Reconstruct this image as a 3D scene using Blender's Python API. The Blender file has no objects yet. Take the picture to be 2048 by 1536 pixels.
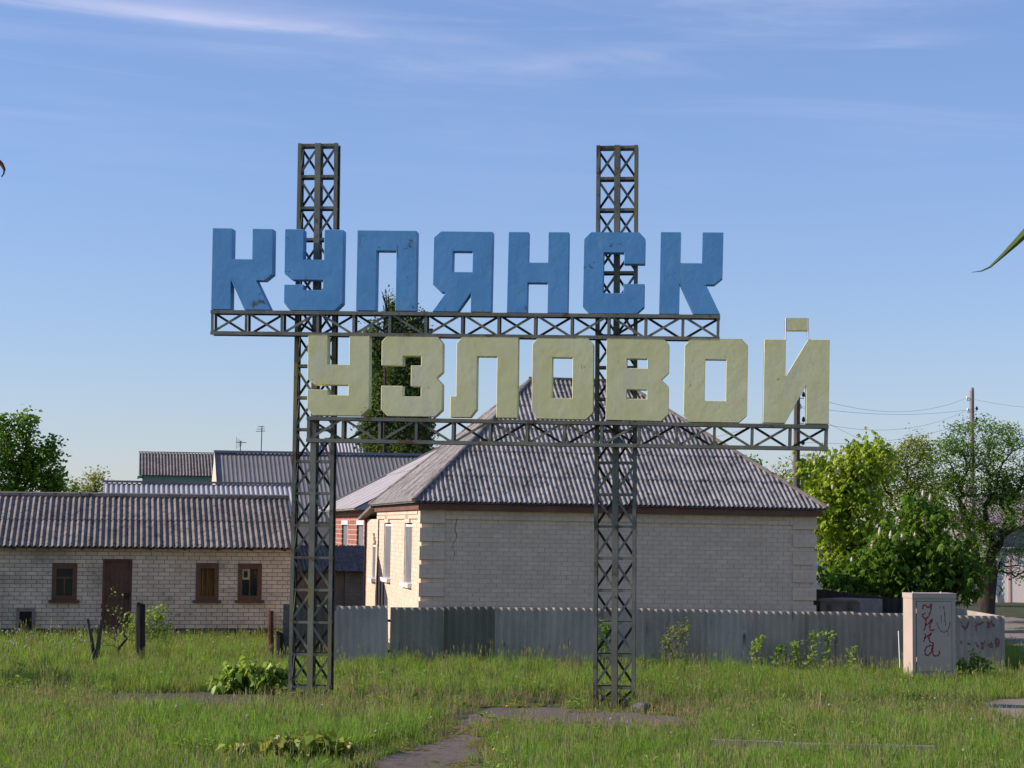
import bpy, bmesh, math, random
import numpy as np
from mathutils import Vector, Matrix, Quaternion
from mathutils.geometry import tessellate_polygon

random.seed(7)
rng = np.random.default_rng(11)
scene = bpy.context.scene
C = scene.collection
R = math.radians

# ------------------------------------------------------------------ camera
FPX, CX, CY = 4000.0, 1024.0, 768.0          # focal length and centre in photo pixels (2048 x 1536)
CAM = Vector((0.0, 0.0, 2.9))
PITCH = math.atan(282.0 / FPX)
ROLL = 0.009
FWD = Vector((0, math.cos(PITCH), math.sin(PITCH)))
RIGHT0, UP0 = Vector((1, 0, 0)), Vector((0, -math.sin(PITCH), math.cos(PITCH)))
RIGHT = RIGHT0 * math.cos(ROLL) + UP0 * math.sin(ROLL)
UP = -RIGHT0 * math.sin(ROLL) + UP0 * math.cos(ROLL)
cam_data = bpy.data.cameras.new('camera')
cam_data.sensor_width = 36.0
cam_data.lens = 36.0 * FPX / 2048.0
cam_data.clip_start = 0.1
cam_data.clip_end = 6000.0
cam = bpy.data.objects.new('camera', cam_data)
C.objects.link(cam)
m3 = Matrix((RIGHT, UP, -FWD)).transposed()
cam.matrix_world = Matrix.Translation(CAM) @ m3.to_4x4()
scene.camera = cam
cam_data.dof.use_dof = False

# ------------------------------------------------------------------ light
SUN_EL, SUN_AZ = R(28.0), R(-1.5)            # azimuth: behind the plane of the sign, from the left
SUN_DIR = Vector((-math.cos(SUN_AZ) * math.cos(SUN_EL), math.sin(SUN_AZ) * math.cos(SUN_EL), math.sin(SUN_EL)))
sun_data = bpy.data.lights.new('sun', 'SUN')
sun_data.energy = 4.0
sun_data.angle = R(0.53)
sun_data.color = (1.0, 0.90, 0.86)
sun = bpy.data.objects.new('sun', sun_data)
C.objects.link(sun)
sun.rotation_euler = SUN_DIR.to_track_quat('Z', 'Y').to_euler()
sun.location = (-40, 20, 40)

world = bpy.data.worlds.new('World')
scene.world = world
world.use_nodes = True
wn = world.node_tree
wn.nodes.clear()


def wnode(t, **kw):
    n = wn.nodes.new(t)
    for k, v in kw.items():
        setattr(n, k, v)
    return n


def wmath(op, a, b=None, c=None):
    n = wnode('ShaderNodeMath', operation=op)
    for i, v in enumerate((a, b, c)):
        if v is None:
            continue
        if isinstance(v, (int, float)):
            n.inputs[i].default_value = v
        else:
            wn.links.new(v, n.inputs[i])
    return n.outputs[0]


sky = wnode('ShaderNodeTexSky', sky_type='NISHITA')
sky.sun_disc = False
sky.sun_elevation = SUN_EL
sky.sun_rotation = -(R(90.0) - SUN_AZ)
sky.altitude = 100
sky.air_density = 1.2
sky.dust_density = 0.0
sky.ozone_density = 3.0
tc = wnode('ShaderNodeTexCoord')
sep = wnode('ShaderNodeSeparateXYZ')
wn.links.new(tc.outputs['Generated'], sep.inputs[0])
az = wmath('ARCTAN2', sep.outputs[0], sep.outputs[1])
el = wmath('ARCSINE', sep.outputs[2])
# thin cirrus: stretched noise all over the sky plus the few longer streaks
comb = wnode('ShaderNodeCombineXYZ')
wn.links.new(wmath('MULTIPLY', az, 5.0), comb.inputs[0])
wn.links.new(wmath('MULTIPLY', wmath('ADD', el, wmath('MULTIPLY', az, 0.05)), 55.0), comb.inputs[1])
nz = wnode('ShaderNodeTexNoise')
nz.inputs['Scale'].default_value = 1.0
nz.inputs['Detail'].default_value = 6.0
nz.inputs['Roughness'].default_value = 0.62
nz.inputs['Distortion'].default_value = 0.6
wn.links.new(comb.outputs[0], nz.inputs['Vector'])
thin = wmath('MULTIPLY', wmath('SMOOTH_MAX', wmath('SUBTRACT', nz.outputs['Fac'], 0.47), 0.0, 0.05), 1.0)
hi = wmath('MULTIPLY', wmath('SMOOTH_MIN', wmath('MAXIMUM', wmath('SUBTRACT', el, 0.13), 0.0), 0.10, 0.03), 9.0)
mask = wmath('MULTIPLY', thin, hi)
for (a0, e0, sl, wa, we, st) in ((-0.16, 0.2485, -0.050, 0.10, 0.0045, 0.95), (0.03, 0.232, 0.09, 0.05, 0.004, 0.33),
                                 (0.20, 0.239, -0.02, 0.03, 0.004, 0.33), (0.14, 0.262, -0.02, 0.16, 0.008, 0.42),
                                 (-0.19, 0.2600, -0.05, 0.09, 0.005, 0.35), (-0.10, 0.236, -0.04, 0.09, 0.007, 0.25)):
    da = wmath('DIVIDE', wmath('SUBTRACT', az, a0), wa)
    de = wmath('DIVIDE', wmath('SUBTRACT', wmath('SUBTRACT', el, e0), wmath('MULTIPLY', wmath('SUBTRACT', az, a0), sl)), we)
    de = wmath('ADD', de, wmath('MULTIPLY', wmath('SUBTRACT', nz.outputs['Fac'], 0.5), 2.5))
    q = wmath('ADD', wmath('MULTIPLY', da, da), wmath('MULTIPLY', de, de))
    g = wmath('EXPONENT', wmath('MULTIPLY', q, -1.0))
    g = wmath('MULTIPLY', g, wmath('MULTIPLY_ADD', nz.outputs['Fac'], 1.6, -0.2))
    mask = wmath('ADD', mask, wmath('MULTIPLY', g, st))
mask = wmath('MINIMUM', wmath('MULTIPLY', mask, 0.62), 0.85)
mix = wnode('ShaderNodeMix', data_type='RGBA')
wn.links.new(mask, mix.inputs['Factor'])
wb = wnode('ShaderNodeMix', data_type='RGBA', blend_type='MULTIPLY')
wb.inputs['Factor'].default_value = 1.0
gam = wnode('ShaderNodeGamma')
gam.inputs['Gamma'].default_value = 0.8
wn.links.new(sky.outputs[0], gam.inputs['Color'])
wn.links.new(gam.outputs[0], wb.inputs['A'])
wb.inputs['B'].default_value = (0.94, 1.05, 1.48, 1)
wn.links.new(wb.outputs['Result'], mix.inputs['A'])
mix.inputs['B'].default_value = (5.4, 5.4, 7.0, 1)
bg = wnode('ShaderNodeBackground')
bg.inputs['Strength'].default_value = 0.10
wn.links.new(mix.outputs['Result'], bg.inputs['Color'])
wo = wnode('ShaderNodeOutputWorld')
wn.links.new(bg.outputs[0], wo.inputs['Surface'])

scene.view_settings.view_transform = 'Standard'
scene.view_settings.look = 'None'
scene.view_settings.exposure = 0.5
scene.view_settings.gamma = 1.0
scene.view_settings.use_curve_mapping = False
scene.cycles.max_bounces = 6
scene.cycles.transparent_max_bounces = 8


# ------------------------------------------------------------------ geometry of the place
def ray(u, v):
    return FWD + RIGHT * ((u - CX) / FPX) + UP * ((CY - v) / FPX)


def at(u, v, Y):
    d = ray(u, v)
    return CAM + d * (Y / d.y)


def ss(a, b, x):
    t = min(max((x - a) / (b - a), 0.0), 1.0)
    return t * t * (3 - 2 * t)


def gz(x, y):
    z = -0.15 * ss(1, 9, x) * ss(30, 40, y)
    f = 1.0 - ss(120, 200, math.hypot(x, y))
    return z + f * (0.02 * math.sin(x * 1.3 + 0.7 * y) + 0.018 * math.sin(x * 0.6 - y * 0.9 + 1.0) + 0.010 * math.sin(x * 3.1 + y * 2.3))


def ground(u, v):
    d = ray(u, v)
    p = CAM + d * (CAM.z / -d.z)
    for _ in range(4):
        p = CAM + d * ((CAM.z - gz(p.x, p.y)) / -d.z)
    return p


# ------------------------------------------------------------------ helpers: tags, meshes
def tag(o, label, cat=None, group=None, kind=None):
    if label:
        o['label'] = label
    if cat:
        o['category'] = cat
    if group:
        o['group'] = group
    if kind:
        o['kind'] = kind
    return o


def link(name, data, parent=None, mat=None, matrix=None):
    o = bpy.data.objects.new(name, data)
    C.objects.link(o)
    if parent is not None:
        o.parent = parent
    if matrix is not None:
        o.matrix_local = matrix
    if mat is not None and data is not None and not data.materials:
        data.materials.append(mat)
    return o


def empty(name, loc=(0, 0, 0), rz=0.0, label=None, cat=None, group=None, parent=None):
    o = bpy.data.objects.new(name, None)
    C.objects.link(o)
    o.empty_display_size = 0.3
    o.location = loc
    o.rotation_euler = (0, 0, rz)
    if parent is not None:
        o.parent = parent
    return tag(o, label, cat, group)


class MB:
    """collects polygons; build() links them as one mesh object"""

    def __init__(s):
        s.v, s.f = [], []

    def add(s, vs, fs):
        n = len(s.v)
        s.v += [tuple(p) for p in vs]
        s.f += [tuple(i + n for i in f) for f in fs]
        return s

    def box(s, x0, x1, y0, y1, z0, z1, m=None):
        vs = [Vector(p) for p in ((x0, y0, z0), (x1, y0, z0), (x1, y1, z0), (x0, y1, z0), (x0, y0, z1), (x1, y0, z1), (x1, y1, z1), (x0, y1, z1))]
        if m is not None:
            vs = [m @ p for p in vs]
        return s.add(vs, [(0, 3, 2, 1), (4, 5, 6, 7), (0, 1, 5, 4), (1, 2, 6, 5), (2, 3, 7, 6), (3, 0, 4, 7)])

    def tube(s, pts, rad, n=6, cap=True):
        pts = [Vector(p) for p in pts]
        if not hasattr(rad, '__len__'):
            rad = [rad] * len(pts)
        base = len(s.v)
        for i, p in enumerate(pts):
            t = (pts[min(i + 1, len(pts) - 1)] - pts[max(i - 1, 0)]).normalized()
            a = t.orthogonal().normalized() if abs(t.z) > 0.95 else t.cross(Vector((0, 0, 1))).normalized()
            b = t.cross(a)
            for k in range(n):
                w = 2 * math.pi * k / n
                s.v.append(tuple(p + (a * math.cos(w) + b * math.sin(w)) * rad[i]))
        for i in range(len(pts) - 1):
            for k in range(n):
                k2 = (k + 1) % n
                s.f.append((base + i * n + k, base + i * n + k2, base + (i + 1) * n + k2, base + (i + 1) * n + k))
        if cap:
            s.f.append(tuple(base + k for k in reversed(range(n))))
            s.f.append(tuple(base + (len(pts) - 1) * n + k for k in range(n)))
        return s

    def prism(s, rings, y0, y1):
        """rings: outer + holes as lists of (x, z); extruded from y0 (front) to y1"""
        pts = [p for r in rings for p in r]
        n = len(pts)
        tri = tessellate_polygon([[Vector((p[0], p[1], 0)) for p in r] for r in rings])
        vs = [(p[0], y0, p[1]) for p in pts] + [(p[0], y1, p[1]) for p in pts]
        fs = []
        for t in tri:
            a, b, c = t
            ar = (pts[b][0] - pts[a][0]) * (pts[c][1] - pts[a][1]) - (pts[c][0] - pts[a][0]) * (pts[b][1] - pts[a][1])
            if ar < 0:
                a, b, c = a, c, b
            fs.append((a, b, c))
            fs.append((c + n, b + n, a + n))
        off = 0
        for ri, r in enumerate(rings):
            m = len(r)
            area = sum(r[i][0] * r[(i + 1) % m][1] - r[(i + 1) % m][0] * r[i][1] for i in range(m))
            ccw = area > 0
            for i in range(m):
                i2 = (i + 1) % m
                q = (off + i, off + i2, off + i2 + n, off + i + n)
                if (ri == 0) == ccw:
                    q = q[::-1]
                fs.append(q)
            off += m
        return s.add(vs, fs)

    def mesh(s, name, smooth=False):
        me = bpy.data.meshes.new(name)
        me.from_pydata(s.v, [], s.f)
        if smooth:
            me.polygons.foreach_set('use_smooth', [True] * len(me.polygons))
        me.update()
        return me

    def build(s, name, mat, parent=None, matrix=None, smooth=False):
        return link(name, s.mesh(name, smooth), parent, mat, matrix)


def np_mesh(name, v, f, smooth=False):
    me = bpy.data.meshes.new(name)
    v = np.asarray(v, dtype=np.float32)
    f = np.asarray(f, dtype=np.int32)
    k = f.shape[1]
    me.vertices.add(len(v))
    me.vertices.foreach_set('co', v.ravel())
    me.loops.add(f.size)
    me.loops.foreach_set('vertex_index', f.ravel())
    me.polygons.add(len(f))
    me.polygons.foreach_set('loop_start', np.arange(0, f.size, k, dtype=np.int32))
    if smooth:
        me.polygons.foreach_set('use_smooth', np.ones(len(f), dtype=bool))
    me.update(calc_edges=True)
    me.validate()
    return me


# ------------------------------------------------------------------ materials
def ramp_mix(nt, fac, a, b):
    m = nt.nodes.new('ShaderNodeMix')
    m.data_type = 'RGBA'
    if isinstance(fac, (int, float)):
        m.inputs['Factor'].default_value = fac
    else:
        nt.links.new(fac, m.inputs['Factor'])
    for key, v in (('A', a), ('B', b)):
        if isinstance(v, (tuple, list)):
            m.inputs[key].default_value = (*v[:3], 1)
        else:
            nt.links.new(v, m.inputs[key])
    return m.outputs['Result']


def mmath(nt, op, a, b=None, c=None, clamp=False):
    n = nt.nodes.new('ShaderNodeMath')
    n.operation = op
    n.use_clamp = clamp
    for i, v in enumerate((a, b, c)):
        if v is None:
            continue
        if isinstance(v, (int, float)):
            n.inputs[i].default_value = v
        else:
            nt.links.new(v, n.inputs[i])
    return n.outputs[0]


def noise(nt, vec, scale, detail=5, rough=0.6, stretch=(1, 1, 1), dist=0.0):
    mp = nt.nodes.new('ShaderNodeMapping')
    mp.inputs['Scale'].default_value = stretch
    nt.links.new(vec, mp.inputs['Vector'])
    n = nt.nodes.new('ShaderNodeTexNoise')
    n.inputs['Scale'].default_value = scale
    n.inputs['Detail'].default_value = detail
    n.inputs['Roughness'].default_value = rough
    n.inputs['Distortion'].default_value = dist
    nt.links.new(mp.outputs[0], n.inputs['Vector'])
    return n.outputs['Fac']


def band(nt, x, lo, hi):
    n = nt.nodes.new('ShaderNodeMapRange')
    n.interpolation_type = 'SMOOTHSTEP'
    n.inputs['From Min'].default_value = lo
    n.inputs['From Max'].default_value = hi
    nt.links.new(x, n.inputs['Value'])
    return n.outputs['Result']


def mat(name, c1, c2=None, scale=3.0, rough=0.8, stretch=(1, 1, 1), bump=0.0, bscale=30.0, rnd=0.0, spots=None, spot_scale=6.0,
        spot_lo=0.6, spot_hi=0.7, spot_stretch=(1, 1, 1), coords='pos', tint=False, metal=0.0, trans=0.0, spec=0.3, spots2=None):
    m = bpy.data.materials.new(name)
    m.use_nodes = True
    nt = m.node_tree
    b = nt.nodes['Principled BSDF']
    out = nt.nodes['Material Output']
    if coords == 'pos':
        vec = nt.nodes.new('ShaderNodeNewGeometry').outputs['Position']
    else:
        vec = nt.nodes.new('ShaderNodeTexCoord').outputs['Object']
    col = c1
    if c2:
        col = ramp_mix(nt, band(nt, noise(nt, vec, scale, stretch=stretch), 0.34, 0.66), c1, c2)
    for sp in ([(spots, spot_scale, spot_lo, spot_hi, spot_stretch)] if spots else []) + (spots2 or []):
        f = band(nt, noise(nt, vec, sp[1], 6, 0.65, sp[4], 0.3), sp[2], sp[3])
        col = ramp_mix(nt, f, col, sp[0])
    if rnd:
        oi = nt.nodes.new('ShaderNodeObjectInfo').outputs['Random']
        isl = nt.nodes.new('ShaderNodeNewGeometry').outputs['Random Per Island']
        fr = mmath(nt, 'FRACT', mmath(nt, 'ADD', oi, isl))
        k = mmath(nt, 'MULTIPLY_ADD', fr, 2 * rnd, 1 - rnd)
        vm = nt.nodes.new('ShaderNodeVectorMath')
        vm.operation = 'SCALE'
        if isinstance(col, (tuple, list)):
            vm.inputs[0].default_value = col[:3]
        else:
            nt.links.new(col, vm.inputs[0])
        nt.links.new(k, vm.inputs['Scale'])
        col = vm.outputs[0]
    if tint:
        oc = nt.nodes.new('ShaderNodeObjectInfo').outputs['Color']
        mx = nt.nodes.new('ShaderNodeMix')
        mx.data_type = 'RGBA'
        mx.blend_type = 'MULTIPLY'
        mx.inputs['Factor'].default_value = 1.0
        if isinstance(col, (tuple, list)):
            mx.inputs['A'].default_value = (*col[:3], 1)
        else:
            nt.links.new(col, mx.inputs['A'])
        nt.links.new(oc, mx.inputs['B'])
        col = mx.outputs['Result']
    if isinstance(col, (tuple, list)):
        b.inputs['Base Color'].default_value = (*col[:3], 1)
    else:
        nt.links.new(col, b.inputs['Base Color'])
    b.inputs['Roughness'].default_value = rough
    b.inputs['Metallic'].default_value = metal
    b.inputs['Specular IOR Level'].default_value = spec
    if bump:
        bp = nt.nodes.new('ShaderNodeBump')
        bp.inputs['Strength'].default_value = bump
        bp.inputs['Distance'].default_value = 0.02
        nt.links.new(noise(nt, vec, bscale, 4), bp.inputs['Height'])
        nt.links.new(bp.outputs[0], b.inputs['Normal'])
    if trans:
        tr = nt.nodes.new('ShaderNodeBsdfTranslucent')
        if isinstance(col, (tuple, list)):
            tr.inputs['Color'].default_value = (*col[:3], 1)
        else:
            hs = nt.nodes.new('ShaderNodeHueSaturation')
            hs.inputs['Hue'].default_value = 0.485
            hs.inputs['Value'].default_value = 1.5
            nt.links.new(col, hs.inputs['Color'])
            nt.links.new(hs.outputs[0], tr.inputs['Color'])
        mx = nt.nodes.new('ShaderNodeMixShader')
        mx.inputs[0].default_value = trans
        nt.links.new(b.outputs[0], mx.inputs[1])
        nt.links.new(tr.outputs[0], mx.inputs[2])
        nt.links.new(mx.outputs[0], out.inputs['Surface'])
    return m


def glass_mat(name, c):
    m = mat(name, c, rough=0.08, spec=0.6)
    return m


MAT = {}
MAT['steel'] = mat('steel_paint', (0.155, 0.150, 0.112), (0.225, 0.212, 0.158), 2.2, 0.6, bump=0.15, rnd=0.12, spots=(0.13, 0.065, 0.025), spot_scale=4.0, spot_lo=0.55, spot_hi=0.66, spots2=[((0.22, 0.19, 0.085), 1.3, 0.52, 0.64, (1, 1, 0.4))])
MAT['steel_shade'] = mat('shaded_steel', (0.030, 0.031, 0.026), (0.055, 0.052, 0.042), 3.0, 0.7, rnd=0.2, spots=(0.06, 0.03, 0.015), spot_scale=5.0, spot_lo=0.58, spot_hi=0.66)  # darker copy of the steel: shade of back and inner sides painted in
MAT['blue'] = mat('blue_paint', (0.115, 0.33, 0.57), (0.14, 0.37, 0.63), 1.3, 0.6, bump=0.35, bscale=3.5, spots=(0.10, 0.12, 0.10), spot_scale=3.0, spot_lo=0.645, spot_hi=0.69, spots2=[((0.18, 0.37, 0.56), 5.0, 0.56, 0.70, (1, 1, 0.3)), ((0.17, 0.13, 0.09), 4.0, 0.655, 0.71, (3, 3, 0.35))])
MAT['yellow'] = mat('yellow_paint', (0.76, 0.69, 0.31), (0.82, 0.76, 0.41), 1.1, 0.6, bump=0.35, bscale=3.5, spots=(0.34, 0.24, 0.10), spot_scale=3.2, spot_lo=0.65, spot_hi=0.70, spots2=[((0.74, 0.67, 0.42), 2.6, 0.54, 0.66, (1, 1, 0.25)), ((0.40, 0.27, 0.10), 4.0, 0.665, 0.72, (3, 3, 0.35))])
MAT['silicate'] = mat('silicate_brick', (0.72, 0.54, 0.375), (0.78, 0.59, 0.415), 2.0, 0.9, bump=0.2, bscale=60, rnd=0.05, spots=(0.64, 0.49, 0.345), spot_scale=1.1, spot_lo=0.55, spot_hi=0.75)
MAT['silicate_mortar'] = mat('silicate_mortar', (0.58, 0.44, 0.31), (0.65, 0.495, 0.35), 8, 0.95)
MAT['crack'] = mat('crack', (0.03, 0.028, 0.025))
MAT['shed_brick'] = mat('shed_brick', (0.60, 0.465, 0.33), (0.70, 0.55, 0.395), 1.7, 0.9, bump=0.25, bscale=50, rnd=0.11, spots=(0.40, 0.32, 0.23), spot_scale=0.9, spot_lo=0.52, spot_hi=0.70, spots2=[((0.24, 0.20, 0.15), 1.7, 0.60, 0.72, (1, 1, 2.0))])
MAT['shed_mortar'] = mat('shed_mortar', (0.17, 0.155, 0.13), (0.24, 0.22, 0.19), 6, 0.95)
MAT['slate'] = mat('slate_sheet', (0.35, 0.315, 0.28), (0.215, 0.195, 0.173), 1.9, 0.9, bump=0.25, bscale=25, rnd=0.08, spots=(0.085, 0.075, 0.066), spot_scale=7.0, spot_lo=0.50, spot_hi=0.66)
MAT['slate_old'] = mat('slate_dark', (0.245, 0.203, 0.168), (0.17, 0.143, 0.118), 1.8, 0.9, bump=0.25, bscale=25, rnd=0.10, spots=(0.065, 0.056, 0.049), spot_scale=8.0, spot_lo=0.50, spot_hi=0.66)
MAT['slate_light'] = mat('slate_light', (0.46, 0.42, 0.39), (0.40, 0.36, 0.33), 1.4, 0.9, rnd=0.05)
MAT['fence_sheet'] = mat('fence_sheet', (0.53, 0.44, 0.355), (0.40, 0.335, 0.27), 1.6, 0.9, stretch=(1, 1, 0.4), bump=0.3, bscale=25, rnd=0.05, tint=True, spots=(0.09, 0.10, 0.09), spot_scale=3.0, spot_lo=0.60, spot_hi=0.72, spot_stretch=(2.2, 2.2, 0.35), spots2=[((0.05, 0.055, 0.045), 5.5, 0.64, 0.74, (2.0, 2.0, 0.3))])
MAT['fascia'] = mat('fascia_paint', (0.155, 0.070, 0.042), (0.21, 0.097, 0.060), 2.0, 0.7, bump=0.1)
MAT['brown_paint'] = mat('brown_paint', (0.105, 0.050, 0.030), (0.145, 0.066, 0.040), 4.0, 0.55, bump=0.15, spots=(0.07, 0.035, 0.025), spot_scale=5)
MAT['white_paint'] = mat('white_paint', (0.78, 0.76, 0.72), (0.70, 0.68, 0.64), 4.0, 0.6)
MAT['window_grey'] = mat('window_reveal', (0.19, 0.19, 0.19), (0.24, 0.24, 0.235), 2.0, 0.35)
MAT['glass'] = glass_mat('dark_glass', (0.015, 0.022, 0.024))
MAT['curtain'] = mat('ochre_curtain', (0.26, 0.13, 0.022), (0.15, 0.085, 0.02), 7.0, 0.8, stretch=(3, 3, 0.4))
MAT['red_brick'] = mat('red_brick', (0.34, 0.12, 0.075), (0.41, 0.16, 0.10), 3.0, 0.9, rnd=0.15)
MAT['red_mortar'] = mat('pale_mortar', (0.50, 0.42, 0.36), rough=0.95)
MAT['metal_roof'] = mat('grey_metal_roof', (0.185, 0.168, 0.15), (0.215, 0.195, 0.175), 1.0, 0.6, metal=0.0, rnd=0.05)
MAT['zinc_roof'] = mat('zinc_metal_roof', (0.44, 0.41, 0.38), (0.50, 0.465, 0.43), 1.0, 0.40, metal=0.25, rnd=0.04)
MAT['ridge_metal'] = mat('ridge_metal', (0.20, 0.22, 0.25), rough=0.5)
MAT['plinth'] = mat('dark_plinth', (0.055, 0.05, 0.042), (0.10, 0.09, 0.075), 3.0, 0.95, bump=0.4)
MAT['concrete'] = mat('concrete', (0.30, 0.29, 0.27), (0.38, 0.37, 0.345), 2.0, 0.95, bump=0.3, bscale=20, spots=(0.17, 0.16, 0.145), spot_scale=4)
MAT['kerb'] = mat('old_kerb', (0.20, 0.165, 0.13), (0.27, 0.225, 0.18), 3.0, 0.95, bump=0.5, bscale=18, spots=(0.10, 0.09, 0.06), spot_scale=4)
MAT['dark_void'] = mat('dark_void', (0.012, 0.011, 0.010))
MAT['old_wood'] = mat('old_wood', (0.055, 0.045, 0.036), (0.10, 0.085, 0.07), 3.0, 0.95, stretch=(4, 4, 0.4), bump=0.4, rnd=0.2)
MAT['bark'] = mat('bark', (0.032, 0.025, 0.018), (0.062, 0.048, 0.036), 5.0, 0.95, stretch=(2, 2, 0.5), bump=0.5)
MAT['pole_wood'] = mat('pole_wood', (0.10, 0.078, 0.062), (0.16, 0.125, 0.10), 3.0, 0.9, stretch=(4, 4, 0.3), bump=0.3)
MAT['pole_pale'] = mat('pole_concrete', (0.27, 0.22, 0.19), (0.34, 0.285, 0.25), 3.0, 0.9, bump=0.2)
MAT['rust'] = mat('rusty_iron', (0.075, 0.034, 0.020), (0.12, 0.055, 0.032), 6.0, 0.9, bump=0.3)
MAT['charred'] = mat('blackened_post', (0.022, 0.018, 0.015), (0.045, 0.035, 0.028), 5.0, 0.95, stretch=(3, 3, 0.4), bump=0.5)
MAT['wire'] = mat('wire', (0.05, 0.05, 0.055), rough=0.6)
MAT['porcelain'] = mat('porcelain', (0.65, 0.65, 0.62), rough=0.3)
MAT['black_iron'] = mat('black_iron', (0.02, 0.02, 0.022), rough=0.6)
MAT['cabinet'] = mat('cabinet_paint', (0.48, 0.375, 0.29), (0.53, 0.415, 0.325), 1.5, 0.55, bump=0.05, spots=(0.37, 0.32, 0.27), spot_scale=5.0, spot_lo=0.64, spot_hi=0.75, spot_stretch=(1, 1, 0.3))
MAT['graffiti'] = mat('red_spray', (0.40, 0.020, 0.050), (0.30, 0.016, 0.040), 20, 0.6)
MAT['graffiti_thin'] = mat('thin_spray', (0.13, 0.030, 0.045), rough=0.6)
MAT['graffiti_faded'] = mat('faded_spray', (0.22, 0.07, 0.085), (0.27, 0.13, 0.13), 25, 0.8)
MAT['stone'] = mat('rough_stone', (0.10, 0.09, 0.078), (0.17, 0.155, 0.135), 9.0, 0.95, bump=0.6, bscale=15)
MAT['moss'] = mat('yellow_moss', (0.17, 0.135, 0.018), (0.085, 0.085, 0.016), 9.0, 1.0, bump=0.8, bscale=60, spots=(0.10, 0.060, 0.022), spot_scale=7)
MAT['asphalt'] = mat('old_asphalt', (0.135, 0.103, 0.074), (0.185, 0.142, 0.105), 5.0, 0.95, bump=0.8, bscale=40, spots=(0.075, 0.06, 0.042), spot_scale=5, spot_lo=0.52, spot_hi=0.68, spots2=[((0.26, 0.21, 0.16), 22.0, 0.62, 0.70, (1, 1, 1))])
MAT['road'] = mat('road_asphalt', (0.22, 0.17, 0.125), (0.29, 0.23, 0.17), 1.2, 0.95, stretch=(0.4, 1.5, 1), bump=0.3, spots=(0.12, 0.11, 0.10), spot_scale=1.3, spot_lo=0.6, spot_hi=0.8)
MAT['soil'] = mat('bare_soil', (0.075, 0.055, 0.038), (0.11, 0.083, 0.06), 5.0, 1.0, bump=0.7, bscale=25)
MAT['ground'] = mat('turf_soil', (0.045, 0.058, 0.018), (0.075, 0.075, 0.028), 0.9, 1.0, bump=0.8, bscale=12, spots=(0.10, 0.08, 0.05), spot_scale=1.6, spot_lo=0.62, spot_hi=0.78)
MAT['grass'] = mat('grass_green', (0.155, 0.27, 0.030), (0.20, 0.32, 0.036), 0.8, 0.55, rnd=0.35, trans=0.45, spec=0.35)
MAT['grass_yellow'] = mat('grass_yellow_green', (0.19, 0.235, 0.034), (0.24, 0.265, 0.045), 0.8, 0.6, rnd=0.3, trans=0.45, spec=0.3)
MAT['grass_dry'] = mat('grass_dry', (0.36, 0.29, 0.12), (0.26, 0.225, 0.08), 1.5, 0.8, rnd=0.3, trans=0.3)
MAT['seed_head'] = mat('grass_seed_head', (0.36, 0.35, 0.13), (0.28, 0.30, 0.09), 3, 0.8, rnd=0.3, trans=0.25)
MAT['puff'] = mat('dandelion_fluff', (0.60, 0.55, 0.48), rough=0.9, trans=0.4)
MAT['dandelion'] = mat('dandelion_yellow', (0.62, 0.46, 0.015), rough=0.8)
MAT['leaf_chestnut'] = mat('chestnut_leaf', (0.27, 0.38, 0.035), (0.36, 0.46, 0.050), 0.7, 0.5, rnd=0.45, trans=0.5, spec=0.12)
MAT['leaf_dark'] = mat('dark_leaf', (0.105, 0.20, 0.022), (0.145, 0.255, 0.030), 0.6, 0.6, rnd=0.35, trans=0.35, spec=0.12)
MAT['leaf_olive'] = mat('olive_leaf', (0.19, 0.25, 0.024), (0.26, 0.31, 0.032), 0.6, 0.55, rnd=0.40, trans=0.45, spec=0.12)
MAT['leaf_poplar'] = mat('poplar_leaf', (0.075, 0.12, 0.032), (0.12, 0.175, 0.042), 0.5, 0.5, rnd=0.40, trans=0.3, spec=0.12)
MAT['leaf_vine'] = mat('vine_leaf', (0.19, 0.30, 0.032), (0.27, 0.37, 0.05), 3.0, 0.45, rnd=0.30, trans=0.38, spec=0.4)
MAT['leaf_vine_red'] = mat('young_vine_leaf', (0.27, 0.25, 0.03), (0.25, 0.34, 0.04), 4.0, 0.4, rnd=0.30, trans=0.35, spec=0.45)
MAT['leaf_near'] = mat('near_leaf', (0.085, 0.13, 0.018), (0.13, 0.165, 0.03), 20.0, 0.5, trans=0.3)
MAT['leaf_brown'] = mat('withered_leaf', (0.14, 0.055, 0.03), rough=0.7, trans=0.2)
MAT['blossom'] = mat('chestnut_blossom', (0.62, 0.55, 0.40), (0.66, 0.52, 0.42), 5, 0.8, rnd=0.15, trans=0.2)
MAT['lilac'] = mat('lilac_blossom', (0.26, 0.14, 0.27), rough=0.8, rnd=0.3)
MAT['garage'] = mat('white_metal_wall', (0.70, 0.62, 0.54), (0.64, 0.57, 0.50), 1.0, 0.5)
MAT['pink_edge'] = mat('pink_trim', (0.66, 0.42, 0.36), rough=0.6)
MAT['sky_blue_trim'] = mat('teal_trim', (0.10, 0.22, 0.20), rough=0.6)
MAT['dark_wall'] = mat('dim_brick', (0.22, 0.19, 0.16), (0.28, 0.25, 0.21), 2.0, 0.95, rnd=0.1)


# ------------------------------------------------------------------ setting: ground, road, paths
def axis(stops):
    out = []
    for a, b, n in stops:
        out += list(np.linspace(a, b, n, endpoint=False))
    return np.array(out + [stops[-1][1]])


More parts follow.
